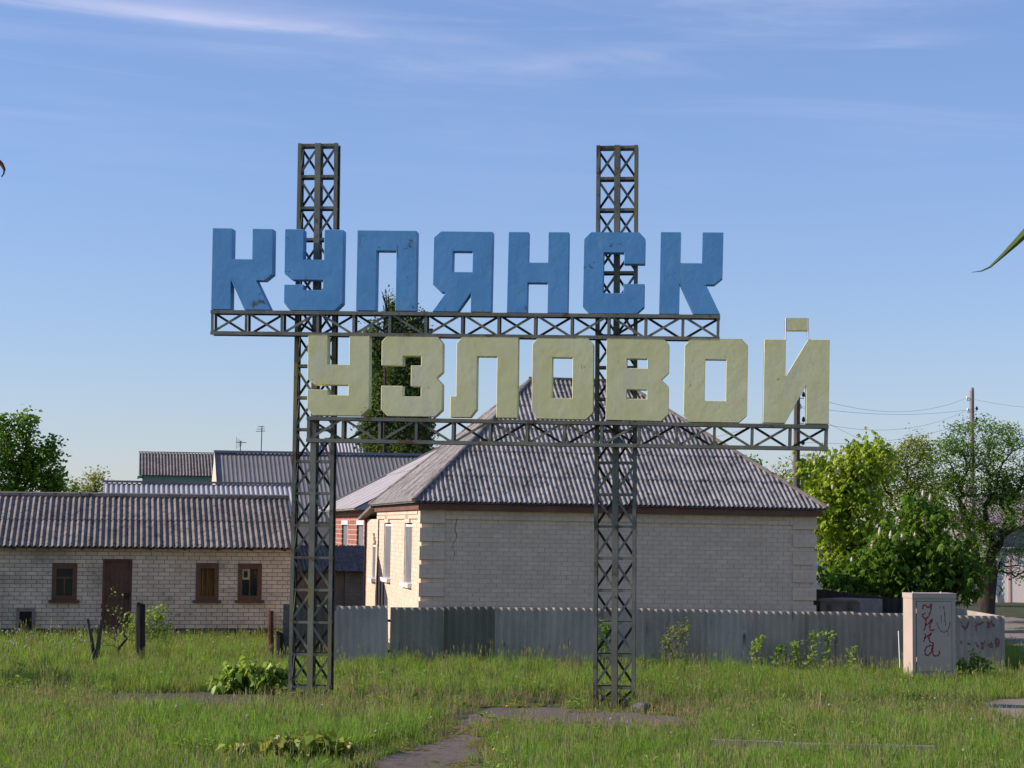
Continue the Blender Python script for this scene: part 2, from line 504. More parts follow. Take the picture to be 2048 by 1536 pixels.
gx = axis(((-3000, -300, 8), (-300, -40, 14), (-40, -16, 16), (-16, 16, 108), (16, 40, 16), (40, 300, 14), (300, 3000, 8)))
gy = axis(((-300, 0, 8), (0, 18, 12), (18, 56, 128), (56, 120, 26), (120, 400, 12), (400, 4500, 10)))
gv = np.array([(x, y, gz(x, y)) for y in gy for x in gx])
nx = len(gx)
gf = [(j * nx + i, j * nx + i + 1, (j + 1) * nx + i + 1, (j + 1) * nx + i) for j in range(len(gy) - 1) for i in range(nx - 1)]
link('ground', np_mesh('ground', gv, gf, True), None, MAT['ground'])
tag(bpy.data.objects['ground'], 'grassy ground of the verge', kind='structure')


def inside(x, y, poly):
    c = False
    j = len(poly) - 1
    for i in range(len(poly)):
        xi, yi, xj, yj = *poly[i], *poly[j]
        if (yi > y) != (yj > y) and x < (xj - xi) * (y - yi) / (yj - yi) + xi:
            c = not c
        j = i
    return c


def chaikin(p, n=2, closed=True):
    for _ in range(n):
        q = []
        for i in range(len(p)):
            a, b = p[i], p[(i + 1) % len(p)]
            q += [(a[0] * .75 + b[0] * .25, a[1] * .75 + b[1] * .25), (a[0] * .25 + b[0] * .75, a[1] * .25 + b[1] * .75)]
        p = q
    return p


def rough_poly(px, jit=0.05, n=2):
    p = [tuple(ground(u, v)[:2]) if not isinstance(u, tuple) else u for u, v in px]
    p = chaikin(p, n)
    return [(x + random.uniform(-jit, jit), y + random.uniform(-2 * jit, 2 * jit)) for x, y in p]


def sheet(name, poly, lift, m, label, step=0.35, kind='structure'):
    """flat patch draped over the terrain: polygon clipped grid"""
    xs, ys = [p[0] for p in poly], [p[1] for p in poly]
    bm = bmesh.new()
    bm.faces.new([bm.verts.new((p[0], p[1], 0)) for p in poly])
    bmesh.ops.triangulate(bm, faces=bm.faces[:])
    for ax, lo, hi in ((0, min(xs), max(xs)), (1, min(ys), max(ys))):
        k = lo + step
        while k < hi:
            no = (1, 0, 0) if ax == 0 else (0, 1, 0)
            co = (k, 0, 0) if ax == 0 else (0, k, 0)
            bmesh.ops.bisect_plane(bm, geom=bm.verts[:] + bm.edges[:] + bm.faces[:], plane_co=co, plane_no=no)
            k += step
    bmesh.ops.recalc_face_normals(bm, faces=bm.faces[:])
    for v in bm.verts:
        v.co.z = gz(v.co.x, v.co.y) + lift
    me = bpy.data.meshes.new(name)
    for f in bm.faces:
        if f.normal.z < 0:
            f.normal_flip()
    bm.to_mesh(me)
    bm.free()
    o = link(name, me, None, m)
    return tag(o, label, kind=kind)


PATH_A = rough_poly([(700, 1600), (745, 1536), (800, 1506), (868, 1482), (905, 1455), (935, 1436), (985, 1416), (1060, 1413), (1190, 1424), (1300, 1430), (1388, 1440), (1402, 1450),
                     (1300, 1459), (1150, 1455), (1050, 1440), (985, 1442), (955, 1458), (975, 1480), (982, 1495), (962, 1512), (968, 1545), (960, 1600)], 0.09)
PATH_B = rough_poly([(205, 1396), (260, 1388), (340, 1385), (430, 1386), (520, 1390), (575, 1396), (560, 1406), (480, 1410), (380, 1411), (280, 1412), (220, 1407)], 0.06)
PATH_C = rough_poly([(1950, 1408), (1985, 1400), (2048, 1397), (2200, 1395), (2260, 1470), (2048, 1458), (2000, 1430)], 0.06)
ROAD = [tuple(ground(u, v)[:2]) for u, v in ((1700, 1222), (1985, 1230), (2048, 1238), (2400, 1250), (2400, 1370), (2048, 1313), (2003, 1292), (1800, 1262))]
sheet('path', PATH_A, 0.012, MAT['asphalt'], 'cracked old asphalt footpath overgrown at its edges')
sheet('soil_patch', PATH_B, 0.012, MAT['soil'], 'bare trampled soil patch in the grass')
sheet('sandy_path', PATH_C, 0.012, MAT['road'], 'sandy grey path at the edge of the grass')
sheet('road', ROAD, 0.010, MAT['road'], 'worn pale asphalt road beyond the fence', step=1.5)


# ------------------------------------------------------------------ corrugated sheets
def corr_mesh(name, waves, pitch, length, amp, seg=6, thick=0.007, trap=False, rows=1):
    """sheet in its own plane: x across, y along the waves, z out of the sheet; open strip pair with closed ends"""
    n = waves * seg
    xs = [i * pitch / seg for i in range(n + 1)]

    def wz(i):
        t = (i % seg) / seg
        if trap:
            return amp * (0.0 if t < 0.45 else (1.0 if 0.6 <= t < 0.88 else 0.5))
        return amp * 0.5 * (1 + math.cos(2 * math.pi * t))
    mb = MB()
    ys = [length * k / rows for k in range(rows + 1)]
    top = [[(x, y, wz(i)) for i, x in enumerate(xs)] for y in ys]
    vs = [p for r in top for p in r] + [(p[0], p[1], p[2] - thick) for r in (top[0], top[-1]) for p in r]
    k = n + 1
    fs = []
    for r in range(rows):
        fs += [(r * k + i, r * k + i + 1, (r + 1) * k + i + 1, (r + 1) * k + i) for i in range(n)]
    b0, b1 = (rows + 1) * k, (rows + 2) * k
    fs += [(b0 + i, b0 + i + 1, i + 1, i) for i in range(n)]
    fs += [(rows * k + i, rows * k + i + 1, b1 + i + 1, b1 + i) for i in range(n)]
    fs += [(b1 + i, b1 + i + 1, b0 + i + 1, b0 + i) for i in range(n)]
    mb.add(vs, fs)
    return mb.mesh(name, smooth=False)


def slope_frame(origin, xdir, updir):
    """matrix whose x runs along the eave, y up the slope, z out of it"""
    x = Vector(xdir).normalized()
    y = Vector(updir)
    y = (y - x * y.dot(x)).normalized()
    z = x.cross(y)
    m = Matrix((x, y, z)).transposed().to_4x4()
    return Matrix.Translation(Vector(origin)) @ m


def clip_mesh(me, planes, name):
    bm = bmesh.new()
    bm.from_mesh(me)
    for co, no in planes:
        bmesh.ops.bisect_plane(bm, geom=bm.verts[:] + bm.edges[:] + bm.faces[:], plane_co=co, plane_no=no, clear_outer=True)
    if not bm.faces:
        bm.free()
        return None
    out = bpy.data.meshes.new(name)
    bm.to_mesh(out)
    bm.free()
    for m in me.materials:
        out.materials.append(m)
    return out


def lay_sheets(parent, frame, width, length, waves, pitch, slen, amp, m, left=None, right=None, seg=6, trap=False, name='slate_sheet', jit=0.004, lap=0.12):
    """rows of corrugated sheets over a roof slope; left/right: functions t -> x limit (hips)"""
    w = waves * pitch
    base = corr_mesh(name, waves, pitch, slen, amp, seg, trap=trap)
    base.materials.append(m)
    cols = int(math.ceil(width / w))
    step = slen - lap
    rows = int(math.ceil((length - lap) / step))
    for r in range(rows):
        t0 = r * step
        for c in range(cols):
            x0 = c * w
            planes = []
            if x0 + w > width:
                planes.append(((width - x0, 0, 0), (1, 0, 0)))
            if t0 + slen > length:
                planes.append(((0, length - t0, 0), (0, 1, 0)))
            if left:
                (xa, xb) = left
                nrm = Vector((-(length), (xb - xa), 0)).normalized()
                if min(x0 - (xa + (xb - xa) * t / length) for t in (t0, min(t0 + slen, length))) < 0:
                    planes.append(((xa + (xb - xa) * t0 / length - x0, 0, 0), tuple(nrm)))
            if right:
                (xa, xb) = right
                nrm = Vector((length, -(xb - xa), 0)).normalized()
                if max(x0 + w - (xa + (xb - xa) * t / length) for t in (t0, min(t0 + slen, length))) > 0:
                    planes.append(((xa + (xb - xa) * t0 / length - x0, 0, 0), tuple(nrm)))
            me = base
            if planes:
                me = clip_mesh(base, planes, name)
                if me is None or len(me.polygons) < 3:
                    continue
            mm = frame @ Matrix.Translation((x0, t0 + random.uniform(-jit, jit), r * 0.004 + 0.003 * (c % 2) + random.uniform(0, jit))) @ Matrix.Rotation(-0.010 if rows > 1 else 0.0, 4, 'X') @ Matrix.Rotation(random.uniform(-0.0015, 0.0015), 4, 'Z')
            link(name, me, parent, None, mm)


# ------------------------------------------------------------------ brick walls
def brick_wall(parent, frame, length, z0, z1, openings, bmat, mmat, bl=0.25, bh=0.088, joint=0.012, depth=0.10, proud=0.008, single=None, budget=0,
               quoins=None, name='brick', extra=0.0, slope=None):
    """brick courses on the plane y = 0 of frame (x along, z up, -y outwards); single(x, z) -> rank or None picks bricks that become objects"""
    course, pitch = bh + joint, bl + joint
    nrow = int(round((z1 - z0) / course))
    cand = []
    mort = MB()
    for r in range(nrow):
        za = z0 + r * course
        zb = za + bh
        ivs = [(0.0, length if slope is None else min(length, slope(zb)))]
        for (xa, xb, oa, ob) in openings:
            if za + bh * 0.5 > oa and za + bh * 0.5 < ob:
                new = []
                for a, b in ivs:
                    if xb <= a or xa >= b:
                        new.append((a, b))
                    else:
                        if xa > a:
                            new.append((a, xa))
                        if xb < b:
                            new.append((xb, b))
                ivs = new
        for a, b in ivs:
            if b - a < 0.04:
                continue
            mort.box(a, b, 0.0, depth, za - joint * 0.5, za + course - joint * 0.5)
            x = a - (pitch * 0.5 if r % 2 else 0.0) - (random.random() * 0.03 if a == 0 else 0)
            while x < b - 0.02:
                xa, xb = max(x, a), min(x + bl, b)
                if xb - xa > 0.035:
                    cand.append((xa, xb, za, zb, -proud - random.random() * 0.004))
                x += pitch
    mort.build('mortar', mmat, parent, frame)
    ranked = []
    if single and budget:
        for i, q in enumerate(cand):
            if abs((q[1] - q[0]) - bl) < 1e-6:
                k = single((q[0] + q[1]) / 2, (q[2] + q[3]) / 2)
                if k is not None:
                    ranked.append((k, i))
        ranked.sort()
        ranked = ranked[:budget]
    chosen = {i for _, i in ranked}
    bme = MB().box(-bl / 2, bl / 2, 0, depth * 0.6, -bh / 2, bh / 2).mesh(name)
    bme.materials.append(bmat)
    rest = MB()
    for i, (xa, xb, za, zb, y) in enumerate(cand):
        if i in chosen:
            link(name, bme, parent, None, frame @ Matrix.Translation(((xa + xb) / 2, y, (za + zb) / 2)) @ Matrix.Rotation(random.uniform(-.004, .004), 4, 'Y'))
        else:
            rest.box(xa, xb, y, depth * 0.6, za, zb)
    if rest.v:
        o = rest.build('brickwork', bmat, parent, frame)
        o['kind'] = 'stuff'
    return cand


def local_px(inv, u, v, yl):
    """photo pixel -> point on the plane y = yl of a local frame (inv = inverse world matrix)"""
    o = inv @ CAM
    d = inv.to_3x3() @ ray(u, v)
    t = (yl - o.y) / d.y
    return o + d * t


def root_matrix(loc, rz):
    return Matrix.Translation(Vector(loc)) @ Matrix.Rotation(rz, 4, 'Z')


# ------------------------------------------------------------------ white silicate-brick house with hipped slate roof
TH = R(9.7)
HL, HD, HZ = 8.96, 9.2, 3.17
house_loc = (-1.97, 44.0, 0.0)
house_loc = (-1.97, 44.0, 0.06)
house = empty('brick_house', house_loc, TH, 'pale grey brick house with hipped corrugated slate roof behind the fence', 'house')
house.rotation_euler = (0, 0.008, TH)
hinv = root_matrix(house_loc, TH).inverted()
front_f = Matrix.Translation((0.006, 0, 0))
left_f = Matrix.Translation((0, HD, 0)) @ Matrix.Rotation(R(-90), 4, 'Z')
right_f = Matrix.Translation((HL, 0, 0)) @ Matrix.Rotation(R(90), 4, 'Z')


def hrank(x, z):
    if z < 1.12 or z > HZ - 0.24 or x < 0.55 or x > HL - 0.55:
        return None
    return math.hypot(x, z - 2.2)


MAIN_WIN = [(6.0, 7.5, 1.49, 2.84), (1.5, 3.1, 1.48, 2.84)]
brick_wall(house, front_f, HL - 0.012, -0.23, HZ, [], MAT['silicate'], MAT['silicate_mortar'], single=hrank, budget=300, proud=0.006)
brick_wall(house, left_f, HD, -0.23, HZ, MAIN_WIN, MAT['silicate'], MAT['silicate_mortar'], proud=0.006)
MB().box(0.11, HL - 0.02, 0.11, HD - 0.01, -0.2, HZ - 0.01).build('wall_core', MAT['silicate_mortar'], house)
MB().box(HL - 0.10, HL, 0.11, HD, -0.2, HZ).build('gable_wall', MAT['silicate'], house)

# frieze of two proud courses and the corner quoins
fr = MB()
for r in range(2):
    za = HZ - 0.206 + r * 0.1
    x = 0.0 if r else -0.131
    while x < HL:
        fr.box(max(x, 0.512), min(x + 0.25, HL - 0.512), -0.032, 0.0, za, za + 0.088)
        x += 0.262
fr = MB()
for r in range(2):
    za = HZ - 0.206 + r * 0.1
    x = 0.512 - (0.131 if r else 0.0)
    while x < HL - 0.52:
        xa, xb = max(x, 0.512), min(x + 0.25, HL - 0.512)
        if xb - xa > 0.03:
            fr.box(xa, xb, -0.048 - random.random() * 0.003, -0.002, za, za + 0.088)
        x += 0.262
fr.build('frieze', MAT['silicate'], house)['kind'] = 'stuff'
MB().box(0.50, HL - 0.50, -0.040, -0.0015, HZ - 0.210, HZ - 0.003).build('frieze_mortar', MAT['silicate_mortar'], house)
frl = MB()
for r in range(2):
    za = HZ - 0.206 + r * 0.1
    y = 0.40 + (0.131 if r else 0.0)
    while y < HD - 0.05:
        frl.box(-0.050, -0.002, y, min(y + 0.25, HD), za, za + 0.088)
        y += 0.262
frl.build('side_frieze', MAT['silicate'], house)['kind'] = 'stuff'


def quoin(zt, side):
    """three proud courses wrapped round the corner"""
    mb = MB()
    for r in range(3):
        za = zt - 0.1 * (r + 1) + 0.012
        cuts = [0.0, 0.25, 0.512] if r % 2 == 0 else [0.0, 0.12, 0.382, 0.512]
        for a, b in zip(cuts[:-1], cuts[1:]):
            e = -0.050 if a == 0 else 0.0
            if side == 'l':
                mb.box(a + e, b - 0.010, -0.050, -0.001, za, za + 0.09)
            else:
                mb.box(HL - b + 0.010, HL - a - e, -0.050, -0.001, za, za + 0.09)
        if side == 'l':
            for a, b in ((0.0, 0.12), (0.13, 0.38)) if r % 2 == 0 else ((0.0, 0.25), (0.26, 0.38)):
                mb.box(-0.050, -0.001, max(a, -0.001) + 0.0, b, za, za + 0.09)
        else:
            mb.box(HL + 0.001, HL + 0.050, 0.0, 0.38, za, za + 0.09)
    zb_, zt_ = zt - 0.286, zt - 0.001
    if side == 'l':
        mb.box(-0.0425, 0.500, -0.0425, -0.0015, zb_, zt_)
        mb.box(-0.0420, -0.0015, 0.0, 0.375, zb_, zt_)
    else:
        mb.box(HL - 0.500, HL + 0.0425, -0.0425, -0.0015, zb_, zt_)
    return mb.build('quoin', MAT['silicate'], house)


for k in range(7):
    for sd in ('l', 'r'):
        quoin(HZ - 0.01 - k * 0.4 - (0.0 if k == 0 else 0.0), sd)
# crack climbing the front wall near the corner
ck = MB()
cp = [(922, 1026), (922, 1033), (915, 1034), (911, 1040), (909, 1050), (908, 1051), (908, 1061), (912, 1070), (910, 1078), (905, 1085), (904, 1087), (904, 1096), (908, 1104), (908, 1110), (905, 1116), (904, 1122)]
cl = [local_px(hinv, u, v, -0.013) for u, v in cp]
for a, b in zip(cl[:-1], cl[1:]):
    w = random.choice((0.004, 0.006, 0.011))
    ck.add([(a.x - w / 2, -0.0135, a.z), (a.x + w / 2, -0.0135, a.z), (b.x + w / 2, -0.0135, b.z), (b.x - w / 2, -0.0135, b.z)], [(0, 3, 2, 1)])
ck.build('crack', MAT['crack'], house)

# roof
EZ, RZ_ = 3.33, 6.42
RX0, RX1, RY = 3.23, 5.49, 4.6
ov = 0.22
fx0, fx1, fy0, fy1 = -ov, HL + ov, -0.25, HD + 0.25
FW = fx1 - fx0
slopeF = slope_frame((fx0, fy0, EZ), (1, 0, 0), (0, RY - fy0, RZ_ - EZ))
lenF = math.hypot(RY - fy0, RZ_ - EZ)
roof = MB()
roof.add([(fx0, fy0, EZ - 0.02), (fx1, fy0, EZ - 0.02), (fx1, fy1, EZ - 0.02), (fx0, fy1, EZ - 0.02), (RX0, RY, RZ_ - 0.02), (RX1, RY, RZ_ - 0.02)],
         [(0, 1, 5, 4), (1, 2, 5), (2, 3, 4, 5), (3, 0, 4), (3, 2, 1, 0)])
roof_o = roof.build('roof', MAT['slate_old'], house)
lay_sheets(roof_o, slopeF, FW, lenF, 6, 0.1125, 1.2, 0.042, MAT['slate'], left=(0, RX0 - fx0), right=(FW, RX1 - fx0), lap=0.10)
slopeL = slope_frame((fx0, fy1, EZ), (0, -1, 0), (RX0 - fx0, 0, RZ_ - EZ))
lenL = math.hypot(RX0 - fx0, RZ_ - EZ)
lay_sheets(roof_o, slopeL, fy1 - fy0, lenL, 6, 0.1125, 1.2, 0.034, MAT['slate'], left=(0, fy1 - RY), right=(fy1 - fy0, fy1 - RY), lap=0.10)
for a, b, nm in (((fx0, fy0, EZ + .03), (RX0, RY, RZ_ + .03), 'hip_cap'), ((fx1, fy0, EZ + .03), (RX1, RY, RZ_ + .03), 'hip_cap'),
                 ((fx0, fy1, EZ + .03), (RX0, RY, RZ_ + .03), 'hip_cap'), ((fx1, fy1, EZ + .03), (RX1, RY, RZ_ + .03), 'hip_cap'),
                 ((RX0 - .08, RY, RZ_ + .04), (RX1 + .08, RY, RZ_ + .04), 'ridge_cap')):
    MB().tube([a, b], 0.055, 7).build(nm, MAT['slate_old'], roof_o)
MB().box(-0.107, HL + 0.14, -0.190, -0.165, HZ - 0.01, EZ - 0.03).build('fascia', MAT['fascia'], house)
MB().box(-0.105, -0.08, -0.163, HD + 0.14, HZ - 0.012, EZ - 0.032).build('fascia', MAT['fascia'], house)
MB().box(-0.078, HL + 0.138, -0.163, HD + 0.138, HZ + 0.01, HZ + 0.04).build('soffit', MAT['fascia'], house)


def side_window(y0, y1, z0, z1):
    w = MB().box(0.035, 0.09, y0, y1, z0, z1).build('window', MAT['window_grey'], house)
    fr = MB()
    fr.box(0.02, 0.0345, y0, y0 + 0.10, z0, z1).box(0.02, 0.0345, y1 - 0.06, y1, z0, z1).box(0.02, 0.0345, y0 + .1, y1 - .06, z1 - 0.06, z1)
    fr.build('frame', MAT['white_paint'], w)
    MB().box(-0.10, 0.06, y0 - 0.08, y1 + 0.08, z0 - 0.10, z0).build('sill', MAT['white_paint'], w)
    ym = (y0 + y1) / 2
    k = MB()
    for j in range(3):
        k.box(-0.05, -0.002, ym - 0.13 - 0.16 * (2 - j), ym + 0.13 + 0.16 * (2 - j), z1 + 0.03 + 0.1 * j, z1 + 0.118 + 0.1 * j)
    k.build('lintel', MAT['silicate'], w)


for (a, b, z0, z1) in MAIN_WIN:
    side_window(HD - b, HD - a, z0, z1)

# lower veranda at the back of the house
VD = 3.4
ver_f = Matrix.Translation((0.02, HD + VD, 0)) @ Matrix.Rotation(R(-90), 4, 'Z')
brick_wall(house, ver_f, VD - 0.01, -0.23, 2.97, [(1.8, 2.7, 1.38, 2.28)], MAT['silicate'], MAT['silicate_mortar'], proud=0.006)
MB().box(0.13, 4.0, HD + 0.01, HD + VD - 0.02, -0.2, 2.96).build('veranda_wall', MAT['silicate'], house)
MB().add([(-0.2, HD + .2, 3.34), (4.1, HD + .2, 3.34), (4.1, HD + VD + .25, 3.02), (-0.2, HD + VD + .25, 3.02),
          (-0.2, HD + .2, 3.26), (4.1, HD + .2, 3.26), (4.1, HD + VD + .25, 2.94), (-0.2, HD + VD + .25, 2.94)],
         [(0, 1, 2, 3), (7, 6, 5, 4), (0, 3, 7, 4), (1, 5, 6, 2), (3, 2, 6, 7), (0, 4, 5, 1)]).build('veranda_roof', MAT['slate_old'], house)
side_window(HD + VD - 2.7, HD + VD - 1.8, 1.38, 2.28)
MB().tube([(-0.03, HD + 3.15, -0.1), (-0.03, HD + 3.15, 2.95)], 0.035, 6).build('downpipe', MAT['black_iron'], house)
MB().tube([(-0.02, HD - 0.25, 0.0), (-0.02, HD - 0.25, 2.95)], 0.02, 5).build('downpipe', MAT['black_iron'], house)
MB().tube([(-0.02, HD - 1.0, 0.0), (-0.02, HD - 1.0, 1.35)], 0.015, 5).build('gas_pipe', MAT['black_iron'], house)
MB().tube([(-0.02, HD - 1.75, 0.0), (-0.02, HD - 1.75, 1.35)], 0.015, 5).build('gas_pipe', MAT['black_iron'], house)

# ------------------------------------------------------------------ long brick shed on the left
TS = R(11.0)
SL, SD, SZ = 10.62, 2.9, 2.26
shed_loc = (-15.92, 48.66, 0.0)
shed = empty('brick_shed', shed_loc, TS, 'long low yellowish brick shed with dark slate roof and brown windows', 'shed')
sinv = root_matrix(shed_loc, TS).inverted()


def srect(u0, u1, v0, v1, y=0.0):
    a, b = local_px(sinv, u0, v1, y), local_px(sinv, u1, v0, y)
    return a.x, b.x, a.z, b.z


S_WIN = [srect(103, 155, 1126, 1200), srect(391, 438, 1126, 1200), srect(475, 524, 1127, 1200)]
dr = srect(203, 265, 1118, 1250)
S_DOOR = (dr[0], dr[1], 0.0, dr[3])
S_VENT = srect(36, 66, 1217, 1250)


def srank(x, z):
    if x < 1.55 or z < 0.45 or z > SZ - 0.02:
        return None
    return abs(x - 6) + abs(z - 1.3) * 1.2


brick_wall(shed, Matrix.Identity(4), SL, 0.26, SZ, S_WIN + [S_DOOR], MAT['shed_brick'], MAT['shed_mortar'], joint=0.014, bh=0.086, single=srank, budget=300, proud=0.010)
srf = Matrix.Translation((SL - 0.006, 0.105, 0)) @ Matrix.Rotation(R(90), 4, 'Z')
brick_wall(shed, srf, SD - 0.1, 0.26, SZ, [], MAT['shed_brick'], MAT['shed_mortar'], joint=0.014, bh=0.086)
MB().box(0.05, SL - 0.12, 0.12, SD, -0.1, SZ).build('wall_core', MAT['shed_mortar'], shed)
MB().box(-0.02, S_DOOR[0], -0.06, 0.1, -0.25, 0.25).box(S_DOOR[1], SL + 0.03, -0.06, 0.1, -0.25, 0.25).build('plinth', MAT['plinth'], shed)
s_pitch = math.atan2(1.47, 2.6)
S_EZ = 2.255
sl_f = slope_frame((-0.3, -0.30, S_EZ), (1, 0, 0), (0, 2.6, 1.15))
s_len = math.hypot(2.9, 2.9 * 1.15 / 2.6)
s_rz = S_EZ + 2.9 * 1.15 / 2.6
rb = MB().add([(-0.3, -0.28, S_EZ - 0.03), (SL + .06, -0.28, S_EZ - 0.03), (SL + .06, 2.6, s_rz - .03), (-0.3, 2.6, s_rz - .03), (SL + .06, 3.0, S_EZ - .03), (-.3, 3.0, S_EZ - .03)],
              [(0, 1, 2, 3), (3, 2, 4, 5), (1, 4, 2), (0, 3, 5)])
sroof = rb.build('roof', MAT['slate_old'], shed)
lay_sheets(sroof, sl_f, SL + 0.36, s_len, 8, 0.1435, 1.75, 0.046, MAT['slate_old'], lap=0.12)
MB().tube([(-0.35, 2.6, s_rz + .02), (SL + .08, 2.6, s_rz + .02)], 0.09, 8).build('ridge_cap', MAT['slate_old'], sroof)
raf = MB()
for k in range(13):
    raf.box(0.4 + k * 0.83, 0.48 + k * 0.83, -0.26, 0.02, S_EZ - 0.06, S_EZ + 0.01)
raf.build('rafter_ends', MAT['old_wood'], sroof)['kind'] = 'stuff'


def shed_window(x0, x1, z0, z1, style):
    w = MB()
    t = 0.11
    w.box(x0, x0 + t, -0.03, 0.09, z0, z1).box(x1 - t, x1, -0.03, 0.09, z0, z1).box(x0 + t, x1 - t, -0.03, 0.09, z1 - t * 1.25, z1).box(x0 + t, x1 - t, -0.03, 0.09, z0, z0 + t)
    o = w.build('window', MAT['brown_paint'], shed)
    MB().box(x0 - 0.07, x1 + 0.07, -0.09, 0.0, z0 - 0.07, z0 - 0.001).build('sill', MAT['brown_paint'], o)
    a, b, c, d = x0 + t, x1 - t, z0 + t, z1 - t * 1.25
    m = (a + b) / 2
    if style == 'curtain':
        cu = MB()
        n = 16
        cu.add([(a + (b - a) * i / n, 0.075 + 0.012 * math.sin(i * 2.1), zz) for i in range(n + 1) for zz in (c, d)], [(2 * i, 2 * i + 2, 2 * i + 3, 2 * i + 1) for i in range(n)])
        cu.build('curtain', MAT['curtain'], o)
    else:
        MB().box(a, b, 0.06, 0.07, c, d).build('pane', MAT['glass'], o)
    bar = MB().box(m - 0.018, m + 0.018, 0.02, 0.055, c, d if style != 'transom' else c + (d - c) * 0.62)
    if style == 'transom':
        bar.box(a, b, 0.018, 0.054, c + (d - c) * 0.62, c + (d - c) * 0.62 + 0.05)
    bar.build('glazing_bar', MAT['brown_paint'], o)
    if style == 'vent':
        e = MB()
        zx = c + (d - c) * 0.60
        for q in ((a - .02, a + 0.035, zx, d), (m - 0.055, m - 0.005, zx, d), (a + .035, m - .055, zx, zx + 0.05), (a + .035, m - .055, d - 0.05, d)):
            e.box(q[0], q[1], 0.0, 0.045, q[2], q[3])
        e.build('vent_pane_frame', mat('cream_paint', (0.42, 0.32, 0.19)), o)
        MB().add([(m + .09, .058, d), (b, .058, d), (b, .058, c), (m + .17, .058, c), (m + .20, .058, c + .4 * (d - c))], [(0, 4, 3, 2, 1)]).build('curtain', MAT['curtain'], o)
    return o


shed_window(*S_WIN[0], 'transom')
shed_window(*S_WIN[1], 'curtain')
shed_window(*S_WIN[2], 'vent')
dx0, dx1, _, dz1 = S_DOOR
d_o = MB().box(dx0 + 0.06, dx1 - 0.06, 0.04, 0.09, 0.02, dz1 - 0.06).build('door', MAT['brown_paint'], shed)
MB().box(dx0, dx0 + 0.06, -0.02, 0.09, 0, dz1).box(dx1 - 0.06, dx1, -0.02, 0.09, 0, dz1).box(dx0 + .06, dx1 - .06, -0.018, 0.088, dz1 - 0.06, dz1).build('door_frame', MAT['brown_paint'], shed)
nb = 5
for k in range(nb):
    w_ = (dx1 - dx0 - 0.12) / nb
    MB().box(dx0 + .06 + k * w_ + .004, dx0 + .06 + (k + 1) * w_ - .004, 0.022 + 0.004 * (k % 2), 0.0395, 0.02, dz1 - 0.1).build('plank', MAT['brown_paint'], d_o)
MB().box(dx1 - 0.20, dx1 - 0.03, -0.03, 0.021, 1.02, 1.13).box(dx1 - 0.14, dx1 - 0.08, -0.055, -0.03, 0.96, 1.06).build('latch', MAT['black_iron'], d_o)
vx0, vx1, vz0, vz1 = S_VENT
vo = MB().box(vx0 - .04, vx1 + .05, -0.075, -0.02, vz1 - .07, vz1 + .02).box(vx0 - .04, vx0 + .03, -0.075, -0.02, -.1, vz1 - .07).box(vx1 - .02, vx1 + .05, -0.075, -0.02, -.1, vz1 - .07).build('cellar_vent', MAT['kerb'], shed)
MB().box(vx0 + .03, vx1 - .02, -0.066, -0.061, -.1, vz1 - .07).build('opening', MAT['dark_void'], vo)


# ------------------------------------------------------------------ buildings further back
def gable_building(name, label, cat, px_left, d, theta, width, run, eave_z, ridge_z, depth, wallm, roofm, waves, pitch, slen, amp, trap=False, capm=None, seg=6, ov=0.15, capr=0.08, hip=0.0, sname='roof_sheet'):
    loc = at(px_left, 1050, d)
    loc.z = 0.0
    o = empty(name, loc, theta, label, cat)
    MB().box(0.05, width - 0.05, 0.15, depth - 0.15, -0.2, eave_z).build('wall', wallm, o)
    h = hip
    rb = MB().add([(-ov, 0, eave_z - .03), (width + ov, 0, eave_z - .03), (width + ov - h, run, ridge_z - .03), (-ov + h, run, ridge_z - .03), (width + ov, depth, eave_z - .03), (-ov, depth, eave_z - .03)],
                  [(0, 1, 2, 3), (3, 2, 4, 5), (1, 4, 2), (0, 3, 5), (0, 5, 4, 1)])
    r = rb.build('roof', wallm if not hip else roofm, o)
    fr_ = slope_frame((-ov, 0, eave_z), (1, 0, 0), (0, run, ridge_z - eave_z))
    ln = math.hypot(run, ridge_z - eave_z)
    lay_sheets(r, fr_, width + 2 * ov, ln, waves, pitch, slen, amp, roofm, left=(0, h) if h else None, right=(width + 2 * ov, width + 2 * ov - h) if h else None, trap=trap, seg=seg, name=sname)
    MB().box(-ov + h - .03, width + ov - h + .03, run - capr * 1.3, run + capr * 1.3, ridge_z + amp, ridge_z + amp + capr).build('ridge_cap', capm or roofm, r)
    if h:
        for s in (0, 1):
            a = (-ov, 0, eave_z + .04) if not s else (width + ov, 0, eave_z + .04)
            b = (-ov + h, run, ridge_z + .04) if not s else (width + ov - h, run, ridge_z + .04)
            MB().tube([a, b], 0.08, 6).build('hip_cap', MAT['slate_light'], r)
    return o


zinc = gable_building('outbuilding', 'low outbuilding with bright ribbed zinc roof just above the brick shed', 'outbuilding', 205, 56.0, TS, 5.42, 2.2, 3.06, 4.0, 4.4, MAT['dark_wall'], MAT['zinc_roof'], 6, 0.143, 2.5, 0.030, trap=True, capm=MAT['metal_roof'], seg=10, ov=0.02, capr=0.06)
metal = gable_building('neighbour_house', 'house with wide plain grey ribbed metal roof beyond the sign tower', 'house', 441, 80.0, TS, 11.4, 5.2, 2.95, 5.84, 10.4, MAT['silicate'], MAT['metal_roof'], 6, 0.18, 6.4, 0.018, trap=True, capm=MAT['ridge_metal'], seg=10, ov=0.06, capr=0.10)
verge = MB().add([(-0.07, 0, 2.94), (-0.07, 5.2, 5.83), (-0.07, 5.2, 5.96), (-0.07, 0, 3.07)], [(0, 1, 2, 3)]).build('verge_board', MAT['white_paint'], metal)
